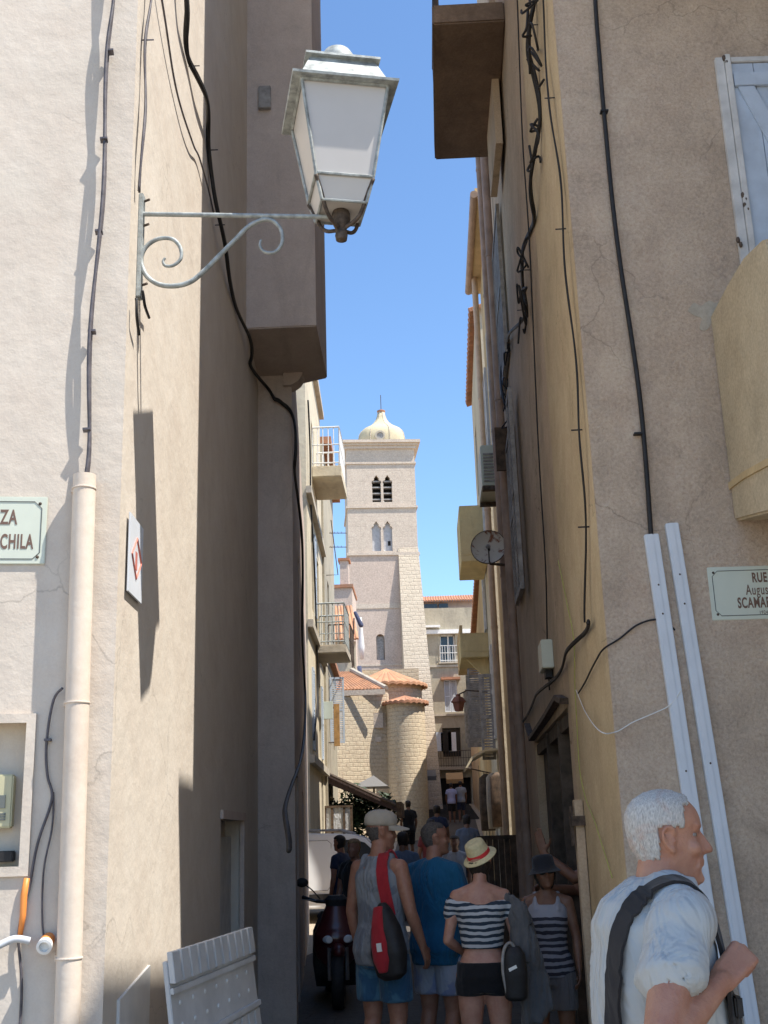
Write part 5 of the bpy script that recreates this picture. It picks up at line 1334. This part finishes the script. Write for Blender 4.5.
def hair_cap(p,thick,line,mat,amp=.004,name='hair',low=-.085,top=True,seed=0):
    """shell over the skull; line(y,z)->keep"""
    hb=head_mb(None)
    rows=18;k=36;vs=hb.v[:rows*k];s=p['s']
    # refine rings
    R2=[];nr=52;kk=108
    def samp(t,u):
        i=min(int(t),rows-2);f=t-i;j=int(u)%k;g=u-int(u)
        a=vs[i*k+j].lerp(vs[i*k+(j+1)%k],g);b=vs[(i+1)*k+j].lerp(vs[(i+1)*k+(j+1)%k],g);return a.lerp(b,f)
    pts=[]
    for a in range(nr+1):
        for c in range(kk): pts.append(samp((rows-1)*a/nr-1e-6 if a else 0,k*c/kk))
    out=[];inn=[]
    for q in pts:
        d=V((q.x,q.y+.005,q.z-.0)).normalized()
        n1=noise.noise(V((q.x*80+seed,q.y*80,q.z*26)))*amp+noise.noise(V((q.x*320,q.y*320,q.z*70)))*amp*.5
        out.append(q+d*(thick+n1));inn.append(q-d*.006)
    fs=[];keep=[]
    for a in range(nr):
        for c in range(kk):
            i=(a*kk+c,a*kk+(c+1)%kk,(a+1)*kk+(c+1)%kk,(a+1)*kk+c);m_=sum((pts[x] for x in i),V((0,0,0)))/4
            if line(abs(m_.x),m_.y,m_.z+.007*noise.noise(m_*110)): keep.append(i)
    o=len(pts);es={}
    for f in keep:
        fs.append(f);fs.append(tuple(x+o for x in f[::-1]))
        for x,y in zip(f,f[1:]+f[:1]): es[(x,y)]=1
    for (x,y) in es:
        if (y,x) not in es: fs.append((y,x,x+o,y+o))
    b=MB();b.v=[p['hp'](q/1.0) for q in out+inn];b.f=fs
    ob=b.build(name,mat,p['root'],smooth='all',org=(0,0,0));return ob
def whair():
    mt,nt,b=newmat('white_hair');v=coords(nt);va=coords(nt,(1,1,.28))
    n=noi(nt,v,17,4,.6,.5);st=noi(nt,va,330,3,.6)
    c=mixc(nt,ramp(nt,n,[(.50,0.),(.68,.6)]),(.44,.42,.39),(.42,.28,.22));c=mixc(nt,.45,c,ramp(nt,st,[(.3,.15),(.7,.9)]),'OVERLAY')
    nt.links.new(c,b.inputs['Base Color']);b.inputs['Roughness'].default_value=.8;bumpn(nt,b,st,.7,.004);return mt
HW=whair();HB=plain('dark_hair',(.03,.022,.018),.6,0,.4,60,.8);HBL=plain('fair_hair',(.34,.22,.11),.65,0,.3,60,.8);HG=plain('cropped_grey_hair',(.10,.085,.075),.8,0,.3,80,.6)
# ---- old man in front
arms={'R':((.325,-.085,1.175),(.215,.075,1.285),(-.35,.60,.50),(-.55,-.2,-.75),(1.15,1.35,.9),1,(.75,.25,.75)),'L':((-.26,.03,1.15),(-.17,.20,1.0))}
OM=person('white haired older man in a pale blue t-shirt walking right with a dark shoulder bag',.488,2.87,-84,1.74,SK_O,arms,vox=.0052,yaw=-6,pitch=-2,stoop=.24,belly=.045,old=True,broad=.97,headoff=(0,-.045,-.05),hs=.93)
TS=cloth('pale_blue_grey_cotton',(.43,.445,.44),.05,1.0)
sh=torso_cloth(OM,.80,1.495,.016,.02,.50,.070);[sh.ell((sd*.180,-.014,1.395),(.074,.078,.076),18,12) for sd in (1,-1)]
OM_s=OM['make']('t_shirt',sh,TS,.0075,4,push=.014)
b=shorts(OM,.46,w=1.05);OM['make']('shorts',b,cloth('beige_shorts_cloth',(.30,.25,.19)),.010)
shoes(OM,'shut')
def oldline(x,y,z):
    if z<-.070: return False
    front=-.012 if z<.012 else (.012 if z<.03 else .030)
    if z<-.045 and y>-.045: return False
    if z<.03 and abs(y+.012)<.022 and x>.05: return False
    if z>.085: return y<.045
    return y<front
hair_cap(OM,.0075,oldline,HW,.0035,seed=3)
# thin hair over the top stays pinkish: separate sparse tufts
# eyebrow
bvs=bvh_of(OM_s)
DB=cloth('charcoal_bag_cloth',(.030,.027,.027),.2,.4)
root=thing('shoulder_bag','dark charcoal shoulder bag slung over the older man\'s right shoulder','bag',OM['root'].location[:],None,OM['root'].rotation_euler.z)
W_=OM['W']
pts=[W_(q) for q in ((.18,-.20,.93),(.165,-.21,1.10),(.145,-.19,1.27),(.125,-.13,1.42),(.118,-.04,1.485),(.122,.05,1.46),(.135,.13,1.36),(.17,.17,1.22),(.19,.15,1.05),(.20,.08,.93))]
strap(bvs,pts,.044,.009,'strap',DB,root,.010)
b=MB();b.loft([(.62,.06,.14,0),(.64,.085,.165,0),(.80,.09,.175,0),(.98,.085,.165,0),(1.01,.05,.14,0)],32,3.5)
b.v=[V((v.x*1.0+.20,v.y-.10,v.z+.02)) for v in b.v];me=remesh(b,.01,3);
link('bag_body',me,DB,root,'all')
b=MB();q_=bvs.find_nearest(W_((.165,.19,1.24)));q=q_[0]+q_[1]*.016;b.obox(q,(.065,0,0),(0,.018,0),(0,0,.045));b.build('buckle','black',root,bevel=.004,org=(0,0,0))
# ---- man in the pale cap, from behind
arms={'R':((.235,.0,1.14),(.25,.10,.93)),'L':((-.245,.0,1.14),(-.235,.06,.90))}
CM=person('man in a pale cap and light grey tank top with a red bag',-.335,7.7,-34,1.725,SK_W,arms,yaw=-42,pitch=-3,broad=.93,vox=.010)
TG=cloth('light_grey_tank_cloth',(.235,.25,.27),.08,.9,blot=(.165,.175,.20))
b=torso_cloth(CM,.82,1.40,.012,.016);[b.caps(p0_,.034,p1_,.032) for sd in (1,-1) for p0_,p1_ in (((sd*.085,-.085,1.36),(sd*.098,-.02,1.472)),((sd*.085,.075,1.36),(sd*.098,-.02,1.472)))];b.loft([(1.36,.105,.100,-.01),(1.44,.10,.085,-.012),(1.485,.085,.066,-.014)],24)
CMs=CM['make']('tank_top',b,TG,.010,5,push=.006)
CM['make']('shorts',shorts(CM,.60,w=1.08),cloth('blue_teal_shorts_cloth',(.03,.09,.17),.1,.6,blot=(.06,.15,.23)),.011);shoes(CM,'shutw')
hair_cap(CM,.004,lambda x,y,z:(y<-.02) and z<.03 and z>-.06 and not(x>.06 and z<.03 and y>-.035),HG,.002)
CAPM=cloth('pale_cap_cloth',(.42,.37,.30),.06,.3)
b=MB();prof=[(.093,0),(.097,.02),(.097,.045),(.090,.070),(.068,.092),(.035,.104),(.004,.107)]
b.lathe(prof,(0,0,0),(0,0,1),32,sx=.90,sy=1.15);b.v=[CM['hp']((v.x,v.y-.008,v.z+.042)) for v in b.v]
cap=b.build('cap',CAPM,CM['root'],smooth='all',org=(0,0,0))
b=MB();n=14;vs=[]
for i in range(n+1):
    a=math.pi*i/n;vs.append((math.cos(a)*.078,.075+math.sin(a)*.0,.05));
vs=[];
for r_,zz in ((0,0),(1,0)):
    for i in range(n+1):
        a=math.pi*i/n;x=math.cos(a)*.080;y=.030+math.sin(a)*(.055+.105*r_);vs.append((x,y,.056-.026*r_-abs(math.cos(a))*.014))
m_=len(vs);vs+=[(x,y,z-.005) for x,y,z in vs]
fs=[(i,i+1,n+2+i,n+1+i) for i in range(n)]+[(m_+i,m_+n+1+i,m_+n+2+i,m_+i+1) for i in range(n)]+[(n+1+i,n+2+i,m_+n+2+i,m_+n+1+i) for i in range(n)]
b.add([CM['hp'](v) for v in vs],fs);b.build('cap_brim',CAPM,cap,org=(0,0,0))
RB=cloth('red_bag_cloth',(.33,.022,.03),.15,.4)
root=thing('sling_bag','red and black sling bag on the back of the man in the pale cap','bag',CM['root'].location[:],None,CM['root'].rotation_euler.z)
bv=bvh_of(CMs)
strap(bv,[CM['W'](q) for q in ((.165,-.125,1.12),(.13,-.13,1.25),(.105,-.12,1.36),(.085,-.08,1.46),(.08,-.02,1.49),(.085,.06,1.44),(.03,.14,1.30),(-.08,.16,1.16))],.075,.012,'strap',RB,root,.012)
b=MB();b.loft([(-.24,.05,.04,0),(-.21,.10,.065,0),(-.08,.125,.085,0),(.06,.10,.08,0),(.18,.05,.05,0),(.22,.02,.02,0)],28,2.4)
def bt(v): 
    a=R(-8);x=v.x*math.cos(a)+v.z*math.sin(a);z=-v.x*math.sin(a)+v.z*math.cos(a);return CM['W'](V((x+.185,v.y-.195,z+.99)))
b.v=[bt(v) for v in b.v];link('bag_body',remesh(b,.008,3),'black',root,'all')
b=MB();b.loft([(-.19,.03,.03,-.065),(-.12,.060,.035,-.07),(-.02,.062,.035,-.07),(.10,.045,.03,-.06),(.20,.035,.02,-.035)],24,2.4);b.v=[bt(v+V((-.01,0,0))) for v in b.v];link('front_pocket',remesh(b,.007,3),RB,root,'all')
b=MB();b.obox((0,0,0),(.035,0,0),(0,.006,0),(0,0,.05));b.v=[bt(v+V((.01,-.108,-.04))) for v in b.v];b.build('tag','white',root,org=(0,0,0))
# ---- man in the blue t-shirt, head in profile to the right
arms={'R':((.24,.02,1.13),(.16,.20,1.0)),'L':((-.23,.04,1.14),(-.10,.23,1.05))}
BM=person('close cropped man in a bright blue t-shirt looking right, beside the man in the cap',.02,8.1,-35,1.665,SK_W,arms,yaw=-45,pitch=4,vox=.010)
BMs=BM['make']('t_shirt',torso_cloth(BM,.80,1.49,.016,.02,.60,.070),cloth('blue_cotton',(.012,.10,.20),.08,.9),.010,5,push=.007)
BM['make']('shorts',shorts(BM,.60,w=1.06),cloth('white_blue_print_cloth',(.34,.37,.44),.08,.6,blot=(.22,.26,.40)),.011);shoes(BM,'shut')
hair_cap(BM,.0035,lambda x,y,z:(y<.0 or z>.075) and z>-.06 and y<.055 and not(x>.06 and z<.03 and y>-.035),HG,.0015)
# ---- woman in the straw hat from behind
arms={'R':((.225,-.0,1.15),(.22,.14,1.0)),'L':((-.235,-.02,1.13),(-.13,.16,1.03))}
HWm=person('woman in a straw hat and striped off-shoulder top seen from behind',.285,7.2,-2,1.52,SK_P,arms,fem=True,yaw=-8,pitch=2,hips=1.06,vox=.010,headoff=(.01,0,0))
ST=stripes('navy_white_stripes',(.42,.43,.45),(.016,.03,.05),.036,.5)
b=MB();b.loft([(1.075,.140,.112,.0),(1.14,.148,.118,.0),(1.22,.160,.135,.006),(1.30,.172,.140,.006),(1.335,.200,.125,.0),(1.375,.215,.10,-.005),(1.385,.17,.09,-.005)],32)
for sd in (1,-1): b.caps((sd*.19,-.01,1.36),.058,(sd*.205,-.005,1.30),.056)
HWm['make']('striped_top',b,ST,.009,3)
HWm['make']('shorts',shorts(HWm,.78,z1=.99,gap=.010,hips=1.08),cloth('black_denim',(.012,.012,.014),.3,.5),.010);shoes(HWm,'shutw')
hair_cap(HWm,.012,lambda x,y,z:(y<-.01) and z<.0 and z>-.09,HB,.004)
b=MB();prof=[(.135,-.010),(.128,-.004),(.100,.0),(.090,.008),(.087,.035),(.080,.080),(.074,.098),(.055,.108),(.03,.100),(.004,.095)]
b.lathe([(.137,-.014)]+prof,(0,0,0),(0,0,1),36,sx=.92,sy=1.05)
tilt=Matrix.Rotation(R(-20),3,'Y')@Matrix.Rotation(R(20),3,'X')
b.v=[HWm['hp'](tilt@v+V((.0,-.006,.045))) for v in b.v]
hat=b.build('straw_hat',plain('straw',(.66,.57,.33),.8,0,.10,60,.6),HWm['root'],smooth='all',org=(0,0,0))
b=MB();b.lathe([(.093,.004),(.0915,.010),(.090,.032),(.087,.032),(.087,.004)],(0,0,0),(0,0,1),36,sx=.92,sy=1.05,ring=True);b.v=[HWm['hp'](tilt@v+V((.0,-.006,.045))) for v in b.v];b.build('hat_band',plain('red_band',(.55,.03,.03),.8),hat,smooth='all',org=(0,0,0))
# jacket over her right arm + black bag
root=thing('jacket','limp grey jacket hanging over the right arm of the straw hat woman','jacket',HWm['root'].location[:],None,HWm['root'].rotation_euler.z)
b=MB();b.loft([(.60,.045,.035,0),(.66,.09,.05,0),(.74,.10,.06,.0),(.80,.085,.06,.0),(.92,.11,.07,.01),(1.0,.085,.075,0),(1.12,.095,.085,0),(1.24,.075,.085,-.01),(1.33,.06,.08,-.01),(1.38,.04,.05,0)],30,2.2);b.caps((.02,0,1.33),.045,(-.06,-.03,1.40),.03);b.caps((-.03,-.03,.95),.05,(-.06,-.03,.62),.035);b.caps((.07,.01,1.0),.045,(.10,.0,.70),.03)
b.v=[HWm['W'](V((v.x+.275+(1.2-v.z)*.10,v.y-.02,v.z))) for v in b.v];me=remesh(b,.010,3)
for v in me.vertices: v.co+=v.normal*(noise.noise(V((v.co.x*22,v.co.y*22,v.co.z*5)))*.026+noise.noise(V((v.co.x*50,v.co.y*50,v.co.z*12)))*.012)
link('jacket_body',me,cloth('dark_grey_jacket_cloth',(.10,.10,.105),.15,1.),root,'all')
root=thing('backpack','black backpack hanging from the right hand side of the straw hat woman','backpack',HWm['root'].location[:],None,HWm['root'].rotation_euler.z)
b=MB();b.loft([(-.17,.055,.05,0),(-.15,.075,.07,0),(0,.085,.08,0),(.12,.075,.07,0),(.17,.04,.04,0)],28,2.8);b.v=[HWm['W'](v+V((.205,-.185,.93))) for v in b.v];link('bag_body',remesh(b,.008,3),'black',root,'all')
b=MB();q=[HWm['W'](V(x)) for x in ((.15,-.22,.78),(.125,-.235,.95),(.14,-.23,1.08),(.19,-.22,1.12),(.24,-.2,1.02))];b.tube(spline(q,6),.009,8);b.build('strap','shut',root,smooth='all',org=(0,0,0))
b=MB();b.obox(HWm['W'](V((.19,-.28,.97))),(.045,0,.02),(0,.006,0),(-.006,0,.016));b.build('tag','white',root,org=(0,0,0))
# ---- girl in striped vest facing us
arms={'R':((.215,.0,1.14),(.20,.05,.93)),'L':((-.215,.0,1.14),(-.22,.06,.93))}
VG=person('young woman in a dark bucket hat and striped sleeveless top facing the viewer',.735,7.75,172,1.42,SK_D,arms,fem=True,yaw=12,pitch=2,vox=.010,roll=6)
b=torso_cloth(VG,.86,1.40,.010,.012);[b.caps(p0_,.030,p1_,.026) for sd in (1,-1) for p0_,p1_ in (((sd*.080,-.085,1.36),(sd*.088,-.02,1.472)),((sd*.080,.080,1.36),(sd*.088,-.02,1.472)))]
VG['make']('striped_vest',b,stripes('vest_stripes',(.27,.27,.30),(.03,.03,.045),.040,.5,zlo=1.08,zcol=(.36,.36,.40)),.009,4)
VG['make']('shorts',shorts(VG,.62,w=1.02),cloth('grey_shorts_cloth',(.16,.15,.15)),.011);shoes(VG,'shutw')
hair_cap(VG,.016,lambda x,y,z:(y<.01) and z<.035 and z>-.11,HB,.006)
b=MB();b.lathe([(.150,-.045),(.146,-.046),(.100,.0),(.097,.03),(.093,.07),(.075,.088),(.04,.094),(.004,.095)],(0,0,0),(0,0,1),32,sx=.92,sy=1.06);b.v=[VG['hp'](v+V((0,-.004,.048))) for v in b.v]
b.build('bucket_hat',cloth('navy_hat_cloth',(.02,.022,.03),.2,.3),VG['root'],smooth='all',org=(0,0,0))
b=MB()
for sd in (1,-1): b.ell((sd*.034,.092,.010),(.030,.008,.021),14,8)
b.tube([(-.012,.098,.012),(.012,.098,.012)],.004,6)
for sd in (1,-1): b.tube([(sd*.06,.088,.016),(sd*.078,.0,.016)],.003,6)
b.v=[VG['hp'](v) for v in b.v];b.build('sunglasses','black',VG['root'],smooth='all',org=(0,0,0))
# ---- person in orange in the doorway, arms raised to the left
arms={'L':((-.27,.20,1.30),(-.22,.41,1.47),(.0,.20,1.),(-1.,.1,0),.05,1),'R':((.20,.24,1.19),(.05,.42,1.22),(-.35,.9,.1),(-.3,-.5,-.6),(.7,.8,.5),1)}
OP=person('person in an orange top standing in the doorway with one hand raised',1.24,8.55,78,1.70,SK_D,arms,yaw=0,vox=.010)
OP['make']('orange_top',torso_cloth(OP,.84,1.49,.016,.02,.5,.066),cloth('orange_cotton',(.42,.20,.045)),.010,5,push=.006)
OP['make']('shorts',shorts(OP,.55),'black',.011);shoes(OP,'black')
hair_cap(OP,.010,lambda x,y,z:(y<-.01 or z>.07) and z>-.08,HB,.004)
# ---- background people
def bgperson(label,X,Y,rot,H,skinm,top,bottom,hair,sleeve=.5,fem=False,yaw=0,walk=.06,vox=.014,group=None,tank=False):
    arms={'R':((.24,.01,1.14),(.23,.10,.92)),'L':((-.24,-.02,1.14),(-.23,.04,.91))}
    lg={'R':((.10,.06+walk,.50),(.10,-.02+walk*2,.09)),'L':((-.10,.02-walk*.3,.49),(-.10,-.06-walk*2,.10))}
    p=person(label,X,Y,rot,H,skinm,arms,fem=fem,yaw=yaw,vox=vox,legs=lg,group=group,hands=(vox<.02))
    p['make']('top',torso_cloth(p,.84,1.48,.016,.02,sleeve if not tank else 0,.068),top,.013,4)
    p['make']('shorts',shorts(p,.52,legs=lg),bottom,.014)
    hair_cap(p,.010,lambda x,y,z:(y<-.01 or z>.07) and z>-.08,hair,.004)
    return p
blk=cloth('black_cotton',(.02,.02,.022));wht=cloth('white_cotton',(.36,.37,.39));gry=cloth('blue_grey_cotton',(.14,.16,.20));nav=cloth('navy_cotton',(.03,.04,.08));rd=cloth('dull_red_cotton',(.16,.035,.035));lbl=cloth('pale_blue_cotton',(.13,.17,.24));lil=cloth('lilac_cotton',(.42,.44,.66))
def at(px,py,Y): q=P(px,py,Y);return q.x
bgperson('person with fair hair in black standing behind the parked scooter',at(355,860,13.6),13.6,150,1.54,SK_W,blk,nav,HBL,walk=0,vox=.012)
bgperson('brown haired person in dark clothes at the left, by the white car',at(341,860,16.5),16.5,60,1.58,SK_W,nav,blk,HB,walk=0,vox=.012)
bgperson('dark silhouetted person standing in front of the sunlit church wall',at(408.5,815,34),34,20,1.72,SK_D,blk,blk,HB,walk=.02)
bgperson('person in a lilac shirt walking up the street, left of the pair',at(451.5,800,50),50,0,1.64,SK_D,lil,blk,HB)
bgperson('person in a pale blue shirt walking up the street, right of the pair',at(461,800,50.4),50.4,0,1.70,SK_D,wht,nav,HB)
bgperson('person in a blue grey t-shirt walking away, behind the straw hat',at(467,830,24),24,5,1.72,SK_D,gry,nav,HB)
bgperson('person in a dull red top just behind the blue shirted man',at(431,830,22),22,10,1.75,SK_D,rd,blk,HB)
bgperson('person in a pale blue shirt and dark shorts between the two men',at(403,850,15.5),15.5,-10,1.60,SK_D,lbl,nav,HB)
bgperson('tall dark dressed person walking in the shade past the church',at(438,840,28),28,0,1.78,SK_D,nav,blk,HB)
bgperson('person in a white vest walking towards the viewer in the shade',at(455,850,18),18,170,1.52,SK_D,wht,blk,HB,sleeve=.3)
# ---------------------------------------------------------------- SCOOTER
sx0,sy0=-1.02,12.25
root=thing('scooter','dark maroon scooter parked facing the viewer by the left wall','scooter',(sx0,sy0,0),None,R(8))
def B(mb,name,mat,parent=None,**k): return mb.build(name,mat,parent or root,org=(0,0,0),**k)
# local: front is -Y
def wheel(y,r,wd,steer=0,x=0):
    t=MB();n=40;pts=[];
    prof=[(r-.055,-wd*.32),(r-.02,-wd*.48),(r-.004,-wd*.25),(r,0),(r-.004,wd*.25),(r-.02,wd*.48),(r-.055,wd*.32)]
    ax=V((math.cos(steer),math.sin(steer),0));c=V((x,y,r))
    t.lathe(prof,c,ax,n,ring=True);ty=B(t,'wheel','black',smooth=True)
    t=MB();t.lathe([(r-.055,-.03),(r-.05,-.034),(r-.05,.034),(r-.055,.03)],c,ax,n,ring=True);t.lathe([(.035,-.045),(.035,.045)],c,ax,14)
    u=ax.cross(V((0,0,1))).normalized()
    for i in range(5):
        a=2*math.pi*i/5;d=u*math.cos(a)+V((0,0,1))*math.sin(a);t.tube([c+d*.03,c+d*(r-.052)],[.018,.012],6)
    B(t,'rim','chrome',ty)
    return ty
wheel(-.62,.265,.12,R(-6));wheel(.68,.265,.13)
b=MB();b.loft([(.46,.05,.10,-.62),(.52,.075,.20,-.60),(.57,.065,.19,-.58),(.60,.03,.12,-.57)],24,2.4);B(b,'front_mudguard','maroon',smooth='all')
b=MB()
for s_ in (-1,1): b.tube([(s_*.085,-.63,.265),(s_*.085,-.56,.60)],.02,8)
b.tube([(0,-.55,.58),(0,-.44,.98)],.03,8);B(b,'fork','chrome')
# fairing
b=MB();b.loft([(.36,.10,.06,-.40),(.46,.20,.10,-.42),(.58,.235,.14,-.46),(.68,.225,.15,-.48),(.78,.17,.12,-.47),(.88,.13,.09,-.44),(.96,.09,.06,-.42)],30,2.3)
b.ell((0,-.56,.64),(.19,.10,.10),16,10)
o=link('front_fairing',remesh(b,.012,4),'maroon',root,'all')
b=MB();b.loft([(.18,.20,.03,-.30),(.40,.235,.03,-.32),(.70,.23,.03,-.34),(.88,.15,.03,-.38)],24,3);B(b,'leg_shield','black',smooth='all')
for s_ in (-1,1):
    b=MB();b.ell((s_*.088,-.625,.635),(.062,.035,.040),18,10);h=B(b,'headlight','lens',smooth='all')
    b=MB();b.lathe([(.022,0),(.030,.012)],(s_*.088,-.655,.635),(0,-1,0),14);B(b,'bulb','white',h)
    b=MB();b.tube([(s_*.20,-.43,.98),(s_*.33,-.36,1.02)],[.016,.018],8);B(b,'grip','black')
    b=MB();b.tube(spline([(s_*.16,-.43,1.0),(s_*.24,-.46,1.09),(s_*.31,-.44,1.14)],4),.007,6);B(b,'mirror_stalk','black')
    b=MB();b.ell((s_*.335,-.44,1.16),(.062,.022,.045),16,10);B(b,'mirror','black',smooth='all')
    b=MB();b.tube([(s_*.20,-.46,.99),(s_*.34,-.43,1.0)],.005,6);B(b,'brake_lever','chrome')
b=MB();b.tube([(-.2,-.43,.98),(0,-.45,.96),(.2,-.43,.98)],.018,8);b.loft([(.93,.10,.06,-.44),(.99,.12,.07,-.44),(1.03,.08,.05,-.43)],20);B(b,'handlebar','black',smooth=True)
b=MB();b.loft([(.20,.17,.50,.10),(.27,.19,.56,.10)],24,4);B(b,'floorboard','black',smooth=True)
b=MB();b.loft([(.28,.13,.36,.48),(.45,.17,.44,.52),(.62,.16,.46,.55),(.70,.13,.44,.56)],28,2.6);B(b,'rear_body','maroon',smooth='all')
b=MB();b.loft([(.70,.12,.40,.50),(.77,.15,.42,.50),(.81,.12,.38,.50)],28,2.6);B(b,'seat','black',smooth='all')
b=MB();b.lathe([(.05,0),(.05,.35),(.03,.40)],(.16,.45,.30),(0,1,.1),14);B(b,'exhaust','chrome')
# ---------------------------------------------------------------- CAR (white van, side on, nose to the right)
root=thing('parked_car','white small van with roof rails parked in full sun at the alley\'s left opening','car',(-1.72,22.6,0),None,0)
# local: x forward (nose +x), y from -0.85 (near side) to .85
def carprof(x): pass
side=[(-1.95,.32),(-2.0,.60),(-1.98,1.05),(-1.93,1.50),(-1.80,1.60),(-.6,1.64),(.25,1.60),(.50,1.52),(1.02,1.06),(1.25,1.01),(1.85,.90),(2.02,.74),(2.06,.45),(2.0,.28)]
def arch(cx):
    return [(cx+.36*math.cos(t),.30+.36*math.sin(t)) for t in [math.pi*i/10 for i in range(11)]]
low=[(2.0,.24)]+arch(1.28)+arch(-1.25)+[(-1.95,.24)]
poly=side+low[1:-1] if False else side+[p for p in low]
b=MB();n=len(poly);
def inset(x,z,yy):
    k=max(0,(z-.95))*.22;return yy-math.copysign(k,yy)
vs=[(x,inset(x,z,-.84),z) for x,z in poly]+[(x,inset(x,z,.84),z) for x,z in poly]
fs=[tuple(range(n)),tuple(range(n,2*n))[::-1]]+[((i+1)%n,i,n+i,n+(i+1)%n) for i in range(n)]
me=MB().add(vs,fs).mesh('car');bm=bmesh.new();bm.from_mesh(me)
bmesh.ops.recalc_face_normals(bm,faces=bm.faces);bm.to_mesh(me);bm.free()
link('body',me,'carw',root,True,bevel=.03)
def yin(z,sg): return sg*(.84-max(0,(z-.95))*.22)
def carpane(pts,name,mat,out=.006,parent=None):
    for sg in (-1,1):
        b=MB();p=[V((x,yin(z,sg)+sg*out,z)) for x,z in pts];b.extr(p,(0,-sg*.02,0));o=B(b,name,mat,parent)
    return o
carpane([(-.02,1.02),(.93,1.04),(.50,1.44),(.30,1.50),(.02,1.50)],'door_window','glass',.008)
for sg in (-1,1):
    b=MB();pp=[(-.86,.70),(-.80,.62),(-.20,.62),(-.13,.70),(-.13,1.44),(-.2,1.50),(-.80,1.50),(-.86,1.44)];b.tube([V((x,yin(z,sg)+sg*.002,z)) for x,z in pp],.006,5,closed=True);B(b,'door_seam','shut')
b=MB();b.box8([(.60,-.66,1.44),(.60,.66,1.44),(1.03,.72,1.07),(1.03,-.72,1.07),(.62,-.66,1.46),(.62,.66,1.46),(1.05,.72,1.09),(1.05,-.72,1.09)]);B(b,'windscreen','glass')
for sg in (-1,1):
    for x in (-.12,-.88):
        b=MB();b.box((x,sg*.845,.90),(x+.16,sg*.875,.935));B(b,'door_handle','black',bevel=.005)
    b=MB();b.box((-.86,sg*.838,.45),(.9,sg*.86,.56));B(b,'side_moulding','black',bevel=.01)
    b=MB();b.tube([(-1.7,sg*.60,1.62),(-1.5,sg*.60,1.69),(.0,sg*.60,1.68),(.25,sg*.60,1.61)],.02,8);B(b,'roof_rail','shut',smooth=True)
    b=MB();b.ell((.92,sg*.93,1.08),(.06,.08,.09),14,10);B(b,'mirror','black',smooth='all')
    b=MB();b.ell((1.93,sg*.62,.74),(.10,.17,.09),16,10);B(b,'headlight','lens',smooth='all')
    b=MB();b.ell((-1.97,sg*.72,1.1),(.03,.07,.18),12,8);B(b,'tail_light','red',smooth='all')
    for x in (1.28,-1.25):
        b=MB();b.lathe([(.20,-.09),(.285,-.10),(.305,-.06),(.305,.06),(.285,.10),(.20,.09)],(x,sg*.76,.30),(0,1,0),28,ring=True);w_=B(b,'wheel','black',smooth=True)
        b=MB();b.lathe([(.20,-.04),(.20,.05)],(x,sg*.79,.30),(0,sg,0),24);b.lathe([(.06,.05),(.05,.07)],(x,sg*.79,.30),(0,sg,0),12);B(b,'rim','chrome',w_)
b=MB();b.box((1.98,-.80,.30),(2.10,.80,.52));b.box((-2.05,-.80,.30),(-1.95,.80,.52));B(b,'bumper','shut',bevel=.03)
# ---------------------------------------------------------------- light
w=bpy.data.worlds.new("World");scn.world=w;w.use_nodes=True
nt=w.node_tree;bg=nt.nodes['Background'];sky=nt.nodes.new('ShaderNodeTexSky');sky.sky_type='NISHITA';sky.sun_disc=False
SE=R(61.5);AZ=R(22)   # sun to the right (+X), slightly behind the camera
to=V((math.cos(AZ)*math.cos(SE),-math.sin(AZ)*math.cos(SE),math.sin(SE)))
sky.sun_elevation=SE;sky.sun_rotation=math.atan2(to.x,to.y);sky.air_density=1.0;sky.dust_density=.0;sky.ozone_density=2.0;sky.altitude=0
mx=nt.nodes.new('ShaderNodeMix');mx.data_type='RGBA';mx.blend_type='MULTIPLY';mx.inputs[0].default_value=1;mx.inputs[7].default_value=(.85,.985,1.09,1);nt.links.new(sky.outputs[0],mx.inputs[6]);nt.links.new(mx.outputs[2],bg.inputs[0]);bg.inputs[1].default_value=.13
L=bpy.data.lights.new('sun','SUN');L.energy=4.6;L.angle=R(.53);L.color=(1,.95,.87)
lo_=bpy.data.objects.new('sun',L);COL.objects.link(lo_);lo_.rotation_euler=to.to_track_quat('Z','Y').to_euler()
vs_=scn.view_settings;vs_.view_transform='Standard';vs_.look='None';vs_.exposure=.88;vs_.gamma=1
scn.render.engine='CYCLES'
